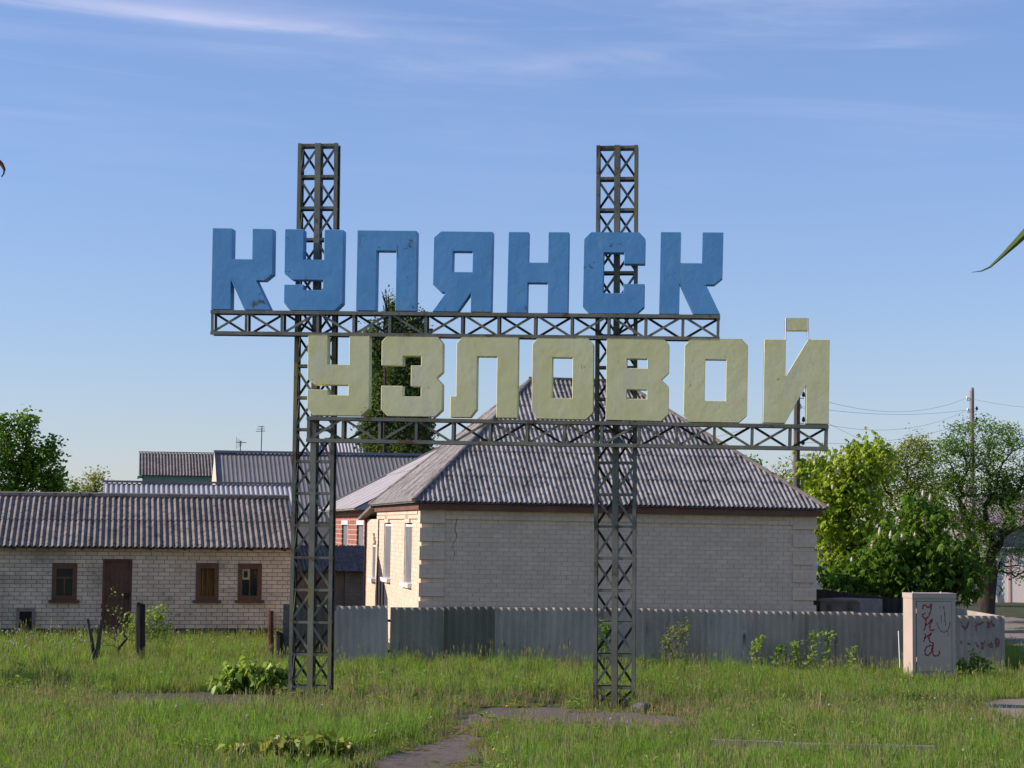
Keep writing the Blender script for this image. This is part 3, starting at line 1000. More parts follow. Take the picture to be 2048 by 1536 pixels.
grey = gable_building('slate_house', 'small house with dark slate gable roof edged in teal left of the metal roof', 'house', 282, 92.0, TS, 4.3, 2.4, 5.02, 6.12, 4.8, MAT['sky_blue_trim'], MAT['slate_old'], 8, 0.145, 2.9, 0.045, ov=0.12, capr=0.04)
MB().box(-0.2, -0.13, -0.05, 2.4, 4.9, 5.0, slope_frame((0, 0, 0), (1, 0, 0), (0, 1, 0))).build('verge_board', MAT['sky_blue_trim'], grey)
hipb = gable_building('hipped_house', 'hipped slate roof peeping over the grey metal roof', 'house', 598, 98.0, TS, 5.7, 3.1, 5.35, 7.10, 6.2, MAT['dark_wall'], MAT['slate_light'], 8, 0.172, 3.8, 0.05, hip=1.6, ov=0.1)

# red brick house behind the veranda
red_loc = at(735, 1050, 60.6)
red_loc.z = 0
red = empty('red_brick_house', red_loc, TH, 'red brick house with pale slate roof glimpsed beside the grey house', 'house')
RL = 14.0
rw_f = Matrix.Translation((0, RL, 0)) @ Matrix.Rotation(R(-90), 4, 'Z')
rinv = root_matrix(red_loc, TH).inverted()


def red_y(u):      # local y at which the photo column u meets the wall plane x = 0
    o = rinv @ CAM
    d = rinv.to_3x3() @ ray(u, 1050)
    return (o + d * (-o.x / d.x)).y


RW = [(red_y(728), red_y(714)), (red_y(696), red_y(684))]
ropen = [(RL - b, RL - a, 1.2, 2.88) for a, b in RW]
brick_wall(red, rw_f, RL, 0.0, 3.3, ropen, MAT['red_brick'], MAT['red_mortar'], bl=0.38, bh=0.13, joint=0.03, proud=0.008)
MB().box(0.105, 9.0, 0.05, RL, -0.1, 3.3).build('wall_core', MAT['red_brick'], red)
for a, b in RW:
    w = MB().box(0.06, 0.09, a, b, 1.2, 2.88).build('window', MAT['window_grey'], red)
    MB().box(-0.02, 0.06, a - 0.05, b + 0.05, 2.86, 3.0).build('lintel', MAT['white_paint'], w)
    MB().box(-0.01, 0.055, a, a + 0.07, 1.2, 2.86).build('frame', MAT['white_paint'], w)
rr = MB().add([(-0.45, -0.3, 3.32), (-0.45, RL + .3, 3.32), (4.6, RL + .3, 6.0), (4.6, -0.3, 6.0), (9.6, -.3, 3.32), (9.6, RL + .3, 3.32)],
              [(0, 3, 2, 1), (3, 4, 5, 2), (0, 4, 3), (1, 2, 5), (0, 1, 5, 4)]).build('roof', MAT['slate_light'], red)
rs_f = slope_frame((-0.45, RL + .3, 3.35), (0, -1, 0), (5.05, 0, 2.68))
lay_sheets(rr, rs_f, RL + .6, math.hypot(5.05, 2.68), 8, 0.145, 3.0, 0.03, MAT['slate_light'])
MB().tube([(-0.47, RL + .3, 3.37), (4.6, RL + .3, 6.06)], 0.06, 6).build('verge_cap', MAT['metal_roof'], rr)

# dim lean-to between shed and house
lt_loc = at(588, 1050, 58.0)
lt_loc.z = 0
lean = empty('lean_to', lt_loc, TS, 'dim lean-to with dark slate roof between the shed and the house', 'lean-to')
brick_wall(lean, Matrix.Identity(4), 2.2, 0.0, 1.55, [(1.05, 1.5, 0.0, 1.5)], MAT['dark_wall'], MAT['shed_mortar'])
MB().box(0.0, 2.19, 0.101, 1.9, 0, 1.6).build('wall_core', MAT['dark_wall'], lean)
lr = MB().add([(-.05, -.25, 1.48), (2.25, -.25, 1.48), (2.25, 1.9, 2.2), (-.05, 1.9, 2.2)], [(0, 1, 2, 3)]).build('roof', MAT['slate_old'], lean)
lay_sheets(lr, slope_frame((-.05, -.27, 1.51), (1, 0, 0), (0, 2.15, 0.72)), 2.3, 2.27, 6, 0.115, 1.2, 0.034, MAT['slate_old'])


# ------------------------------------------------------------------ rooftop antennas
def antenna(u, v_base, v_top, Y, kind, label):
    b, t = at(u, v_base, Y), at(u + (2 if kind == 'tall' else 0), v_top, Y)
    o = empty('roof_antenna', b, 0, label, 'antenna', 'television antennas on the far roofs')
    h = (t - b)
    MB().tube([(0, 0, -0.6), h], 0.022, 5).build('mast', MAT['black_iron'], o)
    if kind == 'tall':
        for k, (f, w) in enumerate(((0.97, .18), (0.88, .22), (0.80, .26))):
            p = h * f
            MB().tube([p + Vector((-w, 0, .0)), p + Vector((w * .6, 0, 0.02))], 0.012, 4).build('element', MAT['black_iron'], o)
    else:
        p = h * 0.9
        MB().tube([p + Vector((-.18, 0, 0)), p + Vector((.25, 0, -.02))], 0.015, 4).build('boom', MAT['black_iron'], o)
        for k in range(4):
            x = -.18 + k * .075
            MB().tube([p + Vector((x, 0, -.30 + .05 * k)), p + Vector((x, 0, .22 - .05 * k))], 0.010, 4).build('element', MAT['black_iron'], o)


antenna(481, 905, 882, 86.5, 'boom', 'short antenna with horizontal boom on the grey metal roof')
antenna(522, 907, 852, 86.5, 'tall', 'tall thin mast antenna on the grey metal roof')

# ------------------------------------------------------------------ the town sign
PHI = R(-5.4)
sign_loc = (0.13, 32.4, 0.0)
sign = empty('town_sign', sign_loc, PHI, 'steel lattice town sign with blue and yellow block letters on two beams', 'sign')
ginv = root_matrix(sign_loc, PHI).inverted()
DEPTH = 0.27
TY0, TY1 = 0.31, 0.58


def gp(u, v, y=0.0):
    return local_px(ginv, u, v, y)


K_ = [(0, 0), (.325, 0), (.325, .378), (.665, .378), (.665, 0), (1, 0), (1, .557), (.87, .638), (.738, .638), (.975, 1), (.55, 1), (.32, .635), (.32, 1), (0, 1)]
U_ = [(0, 0), (.32, 0), (.32, .375), (.675, .375), (.675, 0), (1, 0), (1, .91), (.88, 1), (.10, 1), (0, .91), (0, .685), (.335, .685), (.335, .75), (.665, .75), (.665, .625), (.12, .625), (0, .55)]
P_ = [(0, 0), (1, 0), (1, 1), (.66, 1), (.66, .252), (.33, .252), (.33, 1), (0, 1)]
YA = [(.12, 0), (1, 0), (1, 1), (.65, 1), (.65, .765), (.43, 1), (0, 1), (.225, .762), (.14, .762), (0, .665), (0, .078)]
YA_H = [(.33, .247), (.665, .247), (.665, .505), (.33, .505)]
N_ = [(0, 0), (.335, 0), (.335, .378), (.66, .378), (.66, 0), (1, 0), (1, 1), (.665, 1), (.665, .628), (.335, .628), (.335, 1), (0, 1)]
S_ = [(.11, 0), (.9, 0), (1, .08), (1, .388), (.66, .388), (.66, .25), (.33, .25), (.33, .75), (.66, .75), (.66, .635), (1, .635), (1, .915), (.88, 1), (.11, 1), (0, .915), (0, .085)]
Z_ = [(.095, 0), (.90, 0), (1, .095), (1, .452), (.9, .522), (1, .6), (1, .918), (.885, 1), (.105, 1), (0, .918), (0, .628), (.35, .628), (.35, .757), (.65, .757), (.65, .632), (.485, .632), (.485, .375), (.65, .375), (.65, .257), (.35, .257), (.35, .378), (0, .378), (0, .085)]
L_ = [(.095, 0), (1, 0), (1, 1), (.66, 1), (.66, .247), (.335, .247), (.335, .9), (.235, 1), (-.09, 1), (-.09, .74), (0, .74), (0, .085)]
O_ = [(.1, 0), (.9, 0), (1, .08), (1, .915), (.88, 1), (.1, 1), (0, .915), (0, .085)]
O_H = [(.33, .25), (.66, .25), (.66, .745), (.33, .745)]
V_ = [(0, 0), (.91, 0), (1, .078), (1, .41), (.885, .5), (1, .585), (1, .912), (.88, 1), (0, 1)]
V_H1 = [(.33, .252), (.652, .252), (.652, .367), (.33, .367)]
V_H2 = [(.33, .625), (.652, .625), (.652, .737), (.33, .737)]
I_ = [(0, 0), (.333, 0), (.333, .447), (.667, 0), (1, 0), (1, 1), (.652, 1), (.652, .545), (.34, 1), (0, 1)]
LET = [
    ('blue', 'blue letter shaped like a K at the start of the upper row', [K_], (425.1, 456), (545.5, 457.9), (421.9, 618.3), (543.4, 619.9)),
    ('blue', 'blue letter shaped like a Y, second in the upper row', [U_], (569.8, 457.8), (686.8, 459.6), (567.2, 620.0), (684.2, 621.0)),
    ('blue', 'blue letter shaped like an open gate, third in the upper row', [P_], (714.9, 460.4), (833.5, 461.6), (711.8, 621.0), (831.4, 622.2)),
    ('blue', 'blue letter shaped like a mirrored R, fourth in the upper row', [YA, YA_H], (867.9, 462.2), (985.6, 463.4), (864.2, 622.8), (982.2, 624.2)),
    ('blue', 'blue letter shaped like an H, fifth in the upper row', [N_], (1017, 463.6), (1138.0, 464.1), (1013, 625.2), (1135.4, 626.3)),
    ('blue', 'blue letter shaped like a C, sixth in the upper row', [S_], (1168.2, 464.0), (1291.0, 464.8), (1164.8, 626.5), (1288.0, 627.4)),
    ('blue', 'blue letter shaped like a K at the end of the upper row', [K_], (1321.3, 463.9), (1447, 464.8), (1317.8, 627.6), (1443.5, 628.9)),
    ('yellow', 'yellow letter shaped like a Y at the start of the lower row', [U_], (616, 667.8), (739, 669), (613.8, 830.2), (737.4, 831.6)),
    ('yellow', 'yellow letter shaped like a 3, second in the lower row', [Z_], (763.7, 669.7), (885.6, 670.6), (761.6, 831.8), (883.8, 833.2)),
    ('yellow', 'yellow letter shaped like a footed gate, third in the lower row', [L_], (913.6, 672.3), (1036.4, 673.5), (911.4, 834.4), (1034.6, 836.0)),
    ('yellow', 'yellow letter O between tower and footed letter, fourth in the lower row', [O_, O_H], (1065, 673.4), (1187.3, 674.9), (1063, 836.6), (1186, 839.2)),
    ('yellow', 'yellow letter B, fifth in the lower row', [V_, V_H1, V_H2], (1213.4, 675.0), (1338.8, 676.8), (1211.3, 839.8), (1336.7, 842.6)),
    ('yellow', 'yellow letter O, sixth in the lower row', [O_, O_H], (1369.6, 676.9), (1496.4, 677.9), (1366.6, 843.2), (1494, 845.2)),
    ('yellow', 'yellow letter shaped like a mirrored N with a bar above, last in the lower row', [I_], (1528.7, 678.2), (1659.6, 678.9), (1525.7, 845.4), (1657.6, 848.2)),
]


def quad_map(tl, tr, bl, br):
    a, b, c, d = (gp(*p) for p in (tl, tr, bl, br))

    def f(s, t):
        p = (a * (1 - s) + b * s) * (1 - t) + (c * (1 - s) + d * s) * t
        return (p.x, p.z)
    return f


for colr, lab, rings, tl, tr, bl, br in LET:
    f = quad_map(tl, tr, bl, br)
    lo = MB().prism([[f(*p) for p in r] for r in rings], 0.0, DEPTH).build('letter', MAT[colr], sign)
    lo['label'] = lab
    bv = lo.modifiers.new('edge', 'BEVEL')
    bv.width = 0.006
    bv.segments = 1
    bv.limit_method = 'ANGLE'
    bv.angle_limit = R(40)
    if rings[0] is I_:
        bq = [f(.335, -.255), f(.668, -.255), f(.668, -.108), f(.335, -.108)]
        MB().prism([bq], 0.0, DEPTH * 0.85).build('breve', MAT['yellow'], lo)['label'] = 'short yellow bar over the last letter'
        for s0, s1 in ((.325, .325), (.675, .662)):
            p0, p1 = f(s0, .02), f(s1, -.25)
            for yy in (0.01, DEPTH * 0.8):
                MB().tube([(p0[0], yy, p0[1]), (p1[0], yy, p1[1])], 0.012, 5).build('breve_post', MAT['white_paint'], lo)


def l_bar(w, t, dark=False):
    """unit angle iron along z: one flange in the face plane, one going in"""
    mb = MB().box(-w / 2, w / 2, 0, t, 0, 1)
    mb.box(-w / 2, -w / 2 + t, t, w, 0, 1)
    me = mb.mesh('angle_iron')
    me.materials.append(MAT['steel_shade'] if dark else MAT['steel'])
    me.materials.append(MAT['steel_shade'])  # inward flange gets the steel colour with shade painted in
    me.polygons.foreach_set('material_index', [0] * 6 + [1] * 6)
    return me


def flat_bar(w, t, m='steel'):
    me = MB().box(-w / 2, w / 2, 0, t, 0, 1).mesh('flat_bar')
    me.materials.append(MAT[m])
    return me


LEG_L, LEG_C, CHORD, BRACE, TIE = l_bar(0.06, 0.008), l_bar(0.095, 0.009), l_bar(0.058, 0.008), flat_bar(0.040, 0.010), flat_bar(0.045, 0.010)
LEG_LB, LEG_CB, CHORD_B, BRACE_B, TIE_B = l_bar(0.06, 0.008, True), l_bar(0.095, 0.009, True), l_bar(0.058, 0.008, True), flat_bar(0.040, 0.010, 'steel_shade'), flat_bar(0.045, 0.010, 'steel_shade')  # back-face bars, their shade put into the colour


def bar(name, me, p0, p1, parent, face=(0, 1, 0), flip=False):
    p0, p1 = Vector(p0), Vector(p1)
    z = p1 - p0
    ln = z.length
    z = z / ln
    y = Vector(face)
    y = (y - z * y.dot(z)).normalized()
    x = y.cross(z)
    if flip:
        x, y = -x, y
    m = Matrix((x, y, z)).transposed().to_4x4()
    m = Matrix.Translation(p0) @ m @ Matrix.Diagonal((1, 1, ln, 1))
    return link(name, me, parent, None, m)


def tower(tlx, trx, ty, blx, brx, by, npan, first_z, label):
    """lattice tower: three legs on each face; px columns of outer leg edges at top and bottom rows"""
    t = empty('tower', (0, 0, 0), 0, label, parent=sign)
    a0, a1 = gp(blx + 3, by, TY0), gp(tlx + 3, ty, TY0)
    c0, c1 = gp(brx - 3, by, TY0), gp(trx - 3, ty, TY0)

    def lin(p, q, z):
        k = (z - p.z) / (q.z - p.z)
        return p.x + (q.x - p.x) * k
    z0, z1 = -0.15, (a1.z + c1.z) / 2
    zs = [first_z + (z1 - 0.03 - first_z) * k / npan for k in range(npan + 1)]
    xl, xr = (lambda z: lin(a0, a1, z)), (lambda z: lin(c0, c1, z))
    xm = lambda z: (xl(z) + xr(z)) / 2
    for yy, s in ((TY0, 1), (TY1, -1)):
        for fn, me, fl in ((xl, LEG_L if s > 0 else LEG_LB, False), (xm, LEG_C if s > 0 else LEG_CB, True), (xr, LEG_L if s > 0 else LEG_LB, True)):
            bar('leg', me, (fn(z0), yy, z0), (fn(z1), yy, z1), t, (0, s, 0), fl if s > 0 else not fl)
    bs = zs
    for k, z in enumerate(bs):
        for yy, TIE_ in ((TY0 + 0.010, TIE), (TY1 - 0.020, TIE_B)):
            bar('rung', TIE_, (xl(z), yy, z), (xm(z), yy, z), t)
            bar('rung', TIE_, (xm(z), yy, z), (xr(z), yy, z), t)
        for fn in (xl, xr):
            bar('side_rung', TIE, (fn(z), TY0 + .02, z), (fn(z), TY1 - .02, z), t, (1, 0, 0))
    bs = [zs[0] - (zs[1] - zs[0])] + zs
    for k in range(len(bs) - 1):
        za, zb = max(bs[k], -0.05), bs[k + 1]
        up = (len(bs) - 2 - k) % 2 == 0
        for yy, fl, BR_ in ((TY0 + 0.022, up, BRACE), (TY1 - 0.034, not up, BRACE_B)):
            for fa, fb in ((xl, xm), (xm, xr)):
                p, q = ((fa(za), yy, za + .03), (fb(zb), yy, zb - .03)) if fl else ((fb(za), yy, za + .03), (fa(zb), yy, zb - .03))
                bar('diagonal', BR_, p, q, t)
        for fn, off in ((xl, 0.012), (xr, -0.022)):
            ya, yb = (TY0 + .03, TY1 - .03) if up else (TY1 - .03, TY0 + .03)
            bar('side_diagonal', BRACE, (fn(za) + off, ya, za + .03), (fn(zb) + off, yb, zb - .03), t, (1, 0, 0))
    return t


tower(596.5, 675, 286, 576.5, 660.5, 1395, 17, 0.22, 'lattice tower under the first letters of both rows')
tower(1193.5, 1275.5, 290, 1186.5, 1269.5, 1415, 17, 0.29, 'lattice tower under the C and the B')


def beam(tl, tr, bl, br, npan, up0, label):
    b = empty('beam', (0, 0, 0), 0, label, parent=sign)
    A, B, Cc, D = gp(*tl), gp(*tr), gp(*bl), gp(*br)
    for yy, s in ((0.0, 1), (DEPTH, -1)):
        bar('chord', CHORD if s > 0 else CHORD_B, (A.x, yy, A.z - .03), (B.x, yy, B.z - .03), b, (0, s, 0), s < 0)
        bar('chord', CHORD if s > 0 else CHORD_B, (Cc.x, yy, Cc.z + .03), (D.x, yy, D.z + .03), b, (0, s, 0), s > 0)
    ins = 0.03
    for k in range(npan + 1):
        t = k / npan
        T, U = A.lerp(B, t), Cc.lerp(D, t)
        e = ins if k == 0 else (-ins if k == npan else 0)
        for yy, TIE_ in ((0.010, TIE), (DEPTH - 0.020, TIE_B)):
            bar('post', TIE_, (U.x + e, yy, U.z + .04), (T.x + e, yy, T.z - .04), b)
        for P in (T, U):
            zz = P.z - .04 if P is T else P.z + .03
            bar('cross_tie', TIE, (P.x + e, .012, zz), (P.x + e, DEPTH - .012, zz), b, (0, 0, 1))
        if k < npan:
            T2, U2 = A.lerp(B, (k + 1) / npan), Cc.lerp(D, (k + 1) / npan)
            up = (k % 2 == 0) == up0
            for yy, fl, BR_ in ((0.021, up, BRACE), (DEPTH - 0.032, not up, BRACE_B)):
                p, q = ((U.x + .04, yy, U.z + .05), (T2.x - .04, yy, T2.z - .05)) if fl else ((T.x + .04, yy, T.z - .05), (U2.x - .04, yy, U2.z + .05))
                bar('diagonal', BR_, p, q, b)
    return b


beam((421, 619.5), (1440.5, 629.5), (420.5, 669), (1439.5, 681), 14, True, 'upper beam carrying the blue letters')
beam((613, 832.5), (1657.5, 849.5), (612, 884), (1656.5, 901), 14, True, 'lower beam carrying the yellow letters')


# ------------------------------------------------------------------ corrugated fence
F0, F1 = Vector((-3.53, 41.0, 0)), Vector((10.35, 42.3, 0))
fdir = (F1 - F0).normalized()
FRZ = math.atan2(fdir.y, fdir.x)
FLEN = (F1 - F0).length
fence = empty('sheet_fence', F0, FRZ, 'grey corrugated sheet fence in front of the pale brick house', 'fence')
FWV, FP, FAMP = 7, 0.15, 0.042
fme = corr_mesh('fence_sheet', FWV, FP, 1.75, FAMP, 8, thick=0.012, rows=4)
SX = 1.04
fme.materials.append(MAT['fence_sheet'])


def ftop(s):
    pts = ((0, 1.21), (5.2, 1.225), (9.8, 1.156), (FLEN, 1.09))
    for (a, za), (b, zb) in zip(pts[:-1], pts[1:]):
        if s <= b:
            return za + (zb - za) * (s - a) / (b - a)
    return pts[-1][1]


fnum = 13
fstep = FLEN / fnum
TINTS = [(0.93, 0.95, 0.97), (0.62, 0.64, 0.62), (0.40, 0.43, 0.38), (0.92, 0.94, 0.95), (0.98, 1, 1), (0.9, 0.9, 0.9), (0.82, 0.82, 0.82), (0.94, 0.95, 0.97), (0.86, 0.85, 0.83), (0.84, 0.83, 0.80), (0.80, 0.79, 0.77), (0.8, 0.79, 0.77), (0.88, 0.86, 0.85)]
SHEETS = []
for k in range(fnum):
    s = k * fstep
    m = Matrix.Translation((s + 0.01, -0.03 + 0.012 * (k % 2) , ftop(s + fstep / 2) - 1.75 + random.uniform(-.012, .012))) @ Matrix(((1, 0, 0, 0), (0, 0, -1, 0), (0, 1, 0, 0), (0, 0, 0, 1))) @ Matrix.Diagonal((SX if k else 1.0, 1, 1, 1))
    m = m @ Matrix.Rotation(random.uniform(-.010, .010) + (0.012 if k == 0 else 0), 4, 'Z') @ Matrix.Rotation(random.uniform(-0.012, 0.012), 4, 'X')
    o = link('fence_sheet', fme, fence, None, m)
    o.color = (*TINTS[k], 1)
    SHEETS.append(m)
for k in range(0, fnum + 1, 2):
    s = min(k * fstep, FLEN - .05)
    MB().box(s - .05, s + .05, 0.06, 0.16, -.5, ftop(s) - 0.10).build('post', MAT['concrete'], fence)
for z in (0.30, 0.92):
    MB().box(0, FLEN, 0.012, 0.058, z - .02, z + .03).build('rail', MAT['old_wood'], fence)

# spray-can scrawl on the last sheets, following the waves
finv = root_matrix(F0, FRZ).inverted()


def ribbon(mb, pts, w, yfun, sub=10):
    """flat stroke on the x-z plane: pts (x, z)"""
    P = []
    for a, b in zip(pts[:-1], pts[1:]):
        for i in range(sub):
            P.append((a[0] + (b[0] - a[0]) * i / sub, a[1] + (b[1] - a[1]) * i / sub))
    P.append(pts[-1])
    # light smoothing
    for _ in range(3):
        P = [P[0]] + [((P[i - 1][0] + P[i][0] * 2 + P[i + 1][0]) / 4, (P[i - 1][1] + P[i][1] * 2 + P[i + 1][1]) / 4) for i in range(1, len(P) - 1)] + [P[-1]]
    vs, fs = [], []
    for i, p in enumerate(P):
        a, b = P[max(i - 1, 0)], P[min(i + 1, len(P) - 1)]
        dx, dz = b[0] - a[0], b[1] - a[1]
        n = math.hypot(dx, dz) or 1
        ww = w * (0.85 + 0.3 * math.sin(i * 0.7)) * 0.5
        for s in (-1, 1):
            x, z = p[0] - dz / n * ww * s, p[1] + dx / n * ww * s
            vs.append((x, yfun(x, z), z))
    for i in range(len(P) - 1):
        fs.append((2 * i, 2 * i + 1, 2 * i + 3, 2 * i + 2))
    mb.add(vs, fs)


def fwave(x, z):
    k = min(int(x / fstep), fnum - 1)
    inv = SHEETS[k].inverted()
    t = (((x - k * fstep - 0.01) / SX) % FP) / FP
    h = FAMP * 0.5 * (1 + math.cos(2 * math.pi * t))
    # nearest point on the slightly turned sheet
    q = SHEETS[k] @ Vector(((x - k * fstep - 0.01) / SX, z - SHEETS[k].translation.z, h + 0.006))
    return q.y


def gpx(u8, v8):      # pixel in the 6.856x view whose corner is (1750, 1160)
    return 1750 + u8 / 6.856, 1160 + v8 / 6.856


gf_ = MB()
for st in ([(1180, 560), (1195, 620), (1240, 670), (1265, 640), (1290, 560)], [(1375, 650), (1400, 610), (1440, 610), (1490, 570)], [(1400, 610), (1390, 570)],
           [(1185, 830), (1190, 890)], [(1270, 870), (1320, 885)], [(1385, 850), (1410, 910), (1430, 920)], [(1470, 850), (1475, 960), (1510, 830)],
           [(1555, 900), (1600, 860), (1615, 920), (1570, 915)], [(1680, 930), (1660, 850), (1665, 800), (1710, 830), (1690, 920)], [(1555, 570), (1560, 660), (1600, 560), (1640, 640)]):
    pl = [local_px(finv, *gpx(*p), -0.07) for p in st]
    ribbon(gf_, [(p.x, p.z) for p in pl], 0.045, fwave, 14)
g = gf_.build('graffiti', MAT['graffiti_faded'], fence)
g['label'] = 'faded red spray scrawl on the last sheets'

# side run of the fence, going back from its far end
sf = empty('side_fence', F1, FRZ + R(86), 'sunlit side run of corrugated fence going back from the corner behind the cabinet', 'fence')
for k in range(5):
    m = Matrix.Translation((k * 1.06 + .1, 0, 1.08 - 1.75)) @ Matrix(((1, 0, 0, 0), (0, 0, -1, 0), (0, 1, 0, 0), (0, 0, 0, 1)))
    o = link('fence_sheet', fme, sf, None, m)
    o.color = (0.95, 0.95, 0.95, 1)
MB().box(0.1, 5.4, 0.01, 0.05, 0.8, 0.86).build('rail', MAT['old_wood'], sf)

# darker remnant of fence and its concrete post behind the sign tower
dloc = at(576, 1050, 42.4)
dloc.z = gz(dloc.x, dloc.y)
df = empty('dark_fence_panel', dloc, FRZ, 'dark fence panel with concrete post behind the left sign tower', 'fence')
MB().box(-0.07, 0.09, -0.02, 0.14, -0.3, 1.22).build('post', MAT['stone'], df)
o = link('fence_sheet', fme, df, None, Matrix.Translation((0.10, -0.02, 1.2 - 1.75)) @ Matrix(((1, 0, 0, 0), (0, 0, -1, 0), (0, 1, 0, 0), (0, 0, 0, 1))))
o.color = (0.30, 0.31, 0.28, 1)  # tinted far darker than the main fence sheets

# dark plank fence behind, right of the house
p0, p1 = at(1580, 1050, 52.5), at(1812, 1050, 47.5)
wd = (p1 - p0)
wd.z = 0
pf = empty('plank_fence', (p0.x, p0.y, 0), math.atan2(wd.y, wd.x), 'dark weathered plank fence in the shade under the chestnut trees', 'fence')
npk = int(wd.length / 0.145)
pme = MB().box(0, 0.132, -0.012, 0.012, -0.2, 1.0).mesh('plank')
pme.materials.append(MAT['old_wood'])
for k in range(npk):
    zt = 1.38 - 0.16 * k / npk + random.uniform(-.015, .015)
    link('plank', pme, pf, None, Matrix.Translation((k * 0.145, random.uniform(-.004, .004), 0)) @ Matrix.Rotation(random.uniform(-.008, .008), 4, 'Y') @ Matrix.Diagonal((1, 1, zt, 1)))
MB().box(0, wd.length, 0.014, 0.06, 0.9, 0.98).build('rail', MAT['old_wood'], pf)
MB().box(0, wd.length, 0.014, 0.06, 0.3, 0.38).build('rail', MAT['old_wood'], pf)

# concrete block box behind the fence
bl = at(1640, 1050, 47.2)
blk = empty('concrete_box', (bl.x, bl.y, -.15), R(-38), 'low grey concrete box standing behind the fence beside the house', 'concrete box')
MB().box(0, 1.05, 0, 1.1, 0, 1.33).build('body', MAT['kerb'], blk)
MB().box(-0.03, 1.03, -0.03, 1.13, 1.33, 1.39).build('lid', MAT['kerb'], blk)
for q in (0.18, 0.72):
    MB().box(q, q + 0.12, -0.012, -0.001, 1.05, 1.28).build('panel', MAT['stone'], blk)

# ------------------------------------------------------------------ utility cabinet with graffiti
TC_ = R(10.0)
cb = at(1825.5, 1354, 39.6)
cabinet = empty('utility_cabinet', (cb.x, cb.y, -0.06), TC_, 'tall grey metal utility cabinet with red graffiti by the fence', 'cabinet')
cinv = root_matrix((cb.x, cb.y, -0.06), TC_).inverted()
CW, CD, CH = 0.895, 0.50, 1.69
MB().box(0, CW, 0, CD, 0.05, CH - 0.10).build('body', MAT['cabinet'], cabinet)
MB().box(-0.012, CW + 0.012, -0.025, CD + 0.012, CH - 0.099, CH).build('top', MAT['cabinet'], cabinet)
dr_ = MB().box(0.085, CW - 0.085, -0.012, -0.001, 0.155, CH - 0.165).build('door', MAT['cabinet'], cabinet)
gap = MB()
for q in ((0.075, 0.083, 0.145, CH - .155), (CW - .083, CW - .075, .145, CH - .155), (.083, CW - .083, .145, .153), (.083, CW - .083, CH - .163, CH - .155)):
    gap.box(q[0], q[1], -0.003, -0.0008, q[2], q[3])
gap.build('door_gap', MAT['black_iron'], cabinet)
for z in (0.35, 1.3):
    MB().tube([(0.08, -0.014, z), (0.08, -0.014, z + 0.09)], 0.012, 6).build('hinge', MAT['cabinet'], dr_)
MB().box(CW - .16, CW - .13, -0.03, -0.0125, 0.85, 0.97).build('handle', MAT['cabinet'], dr_)
MB().box(0.06, 0.16, 0.03, CD - .03, -.15, 0.05).box(CW - .16, CW - .06, 0.03, CD - .03, -.15, 0.05).build('plinth', MAT['black_iron'], cabinet)
MB().tube([(0.02, 0.02, CH), (0.02, 0.02, CH + .03)], 0.015, 6).build('lifting_eye', MAT['white_paint'], cabinet)
MB().tube([(0.60, 0.02, CH), (0.60, 0.02, CH + .03)], 0.015, 6).build('lifting_eye', MAT['white_paint'], cabinet)
gr = MB()
for st in ([(655, 400), (658, 350), (690, 342), (722, 378), (748, 368), (778, 322), (764, 420), (738, 500), (695, 532), (655, 508), (652, 478), (690, 455)],
           [(698, 532), (702, 590), (674, 690)], [(682, 622), (735, 602), (762, 560), (792, 535)], [(785, 545), (748, 635), (758, 688), (795, 692), (815, 675)],
           [(690, 738), (692, 780), (665, 845)], [(670, 802), (720, 770), (758, 740), (778, 722)], [(768, 735), (735, 795), (752, 845), (800, 868), (798, 905)],
           [(795, 905), (755, 898), (708, 918), (684, 970), (695, 1032), (738, 1030), (772, 985), (797, 905), (788, 960), (795, 1020), (825, 1043), (865, 1035), (887, 1000), (880, 970)]):
    pl = [local_px(cinv, *gpx(*p), -0.0145) for p in st]
    ribbon(gr, [(p.x, p.z) for p in pl], 0.032, lambda x, z: -0.0145)
gr.build('graffiti', MAT['graffiti'], cabinet)['label'] = 'red spray lettering running down the door'
gs = MB()
for st in ([(890, 360), (893, 388)], [(940, 355), (955, 450), (960, 560), (971, 628)], [(905, 480), (912, 578)], [(845, 580), (868, 650), (908, 705), (950, 717), (995, 692), (1020, 640), (1031, 570)]):
    pl = [local_px(cinv, *gpx(*p), -0.0148) for p in st]
    ribbon(gs, [(p.x, p.z) for p in pl], 0.015, lambda x, z: -0.0148)
gs.build('graffiti_face', MAT['graffiti_thin'], cabinet)['label'] = 'thin sprayed smiling face'

# pale rod leaning on the fence by the cabinet
ra, rb_ = at(1797, 1262, 40.7), at(1800, 1336, 40.5)
ro = MB().tube([rb_, ra], 0.012, 5).build('pale_rod', MAT['white_paint'])
tag(ro, 'thin pale rod leaning against the fence beside the cabinet', 'rod')


# ------------------------------------------------------------------ old posts on the left, stump, stones, kerb
def post(name, u, vb, vt, wpx, m, label, cat='post', lean=0.0, notch=False, pipe=False):
    g0 = ground(u, vb)
    h = (vb - vt) * g0.y / FPX
    w = wpx * g0.y / FPX / 2
    o = empty(name, g0, R(8), label, cat)
    n = 8
    mb = MB()
    rings = [(-0.3, 1.05), (0.0, 1.06), (h * .35, 1.0), (h * .7, 1.02), (h, 0.98)]
    mb.tube([(lean * z + 0.01 * math.sin(z * 5), 0.008 * math.sin(z * 7), z) for z, _ in rings], [w * k for _, k in rings], n)
    if notch:
        for k in range(5):
            a = k * 1.26
            mb.box(-.03 + w * .55 * math.cos(a) + lean * h, .03 + w * .55 * math.cos(a) + lean * h, -.02 + w * .5 * math.sin(a), .02 + w * .5 * math.sin(a), h - .02, h + 0.03 + 0.02 * (k % 3))
    mb.build('shaft', m, o)
    return o, g0, h, w


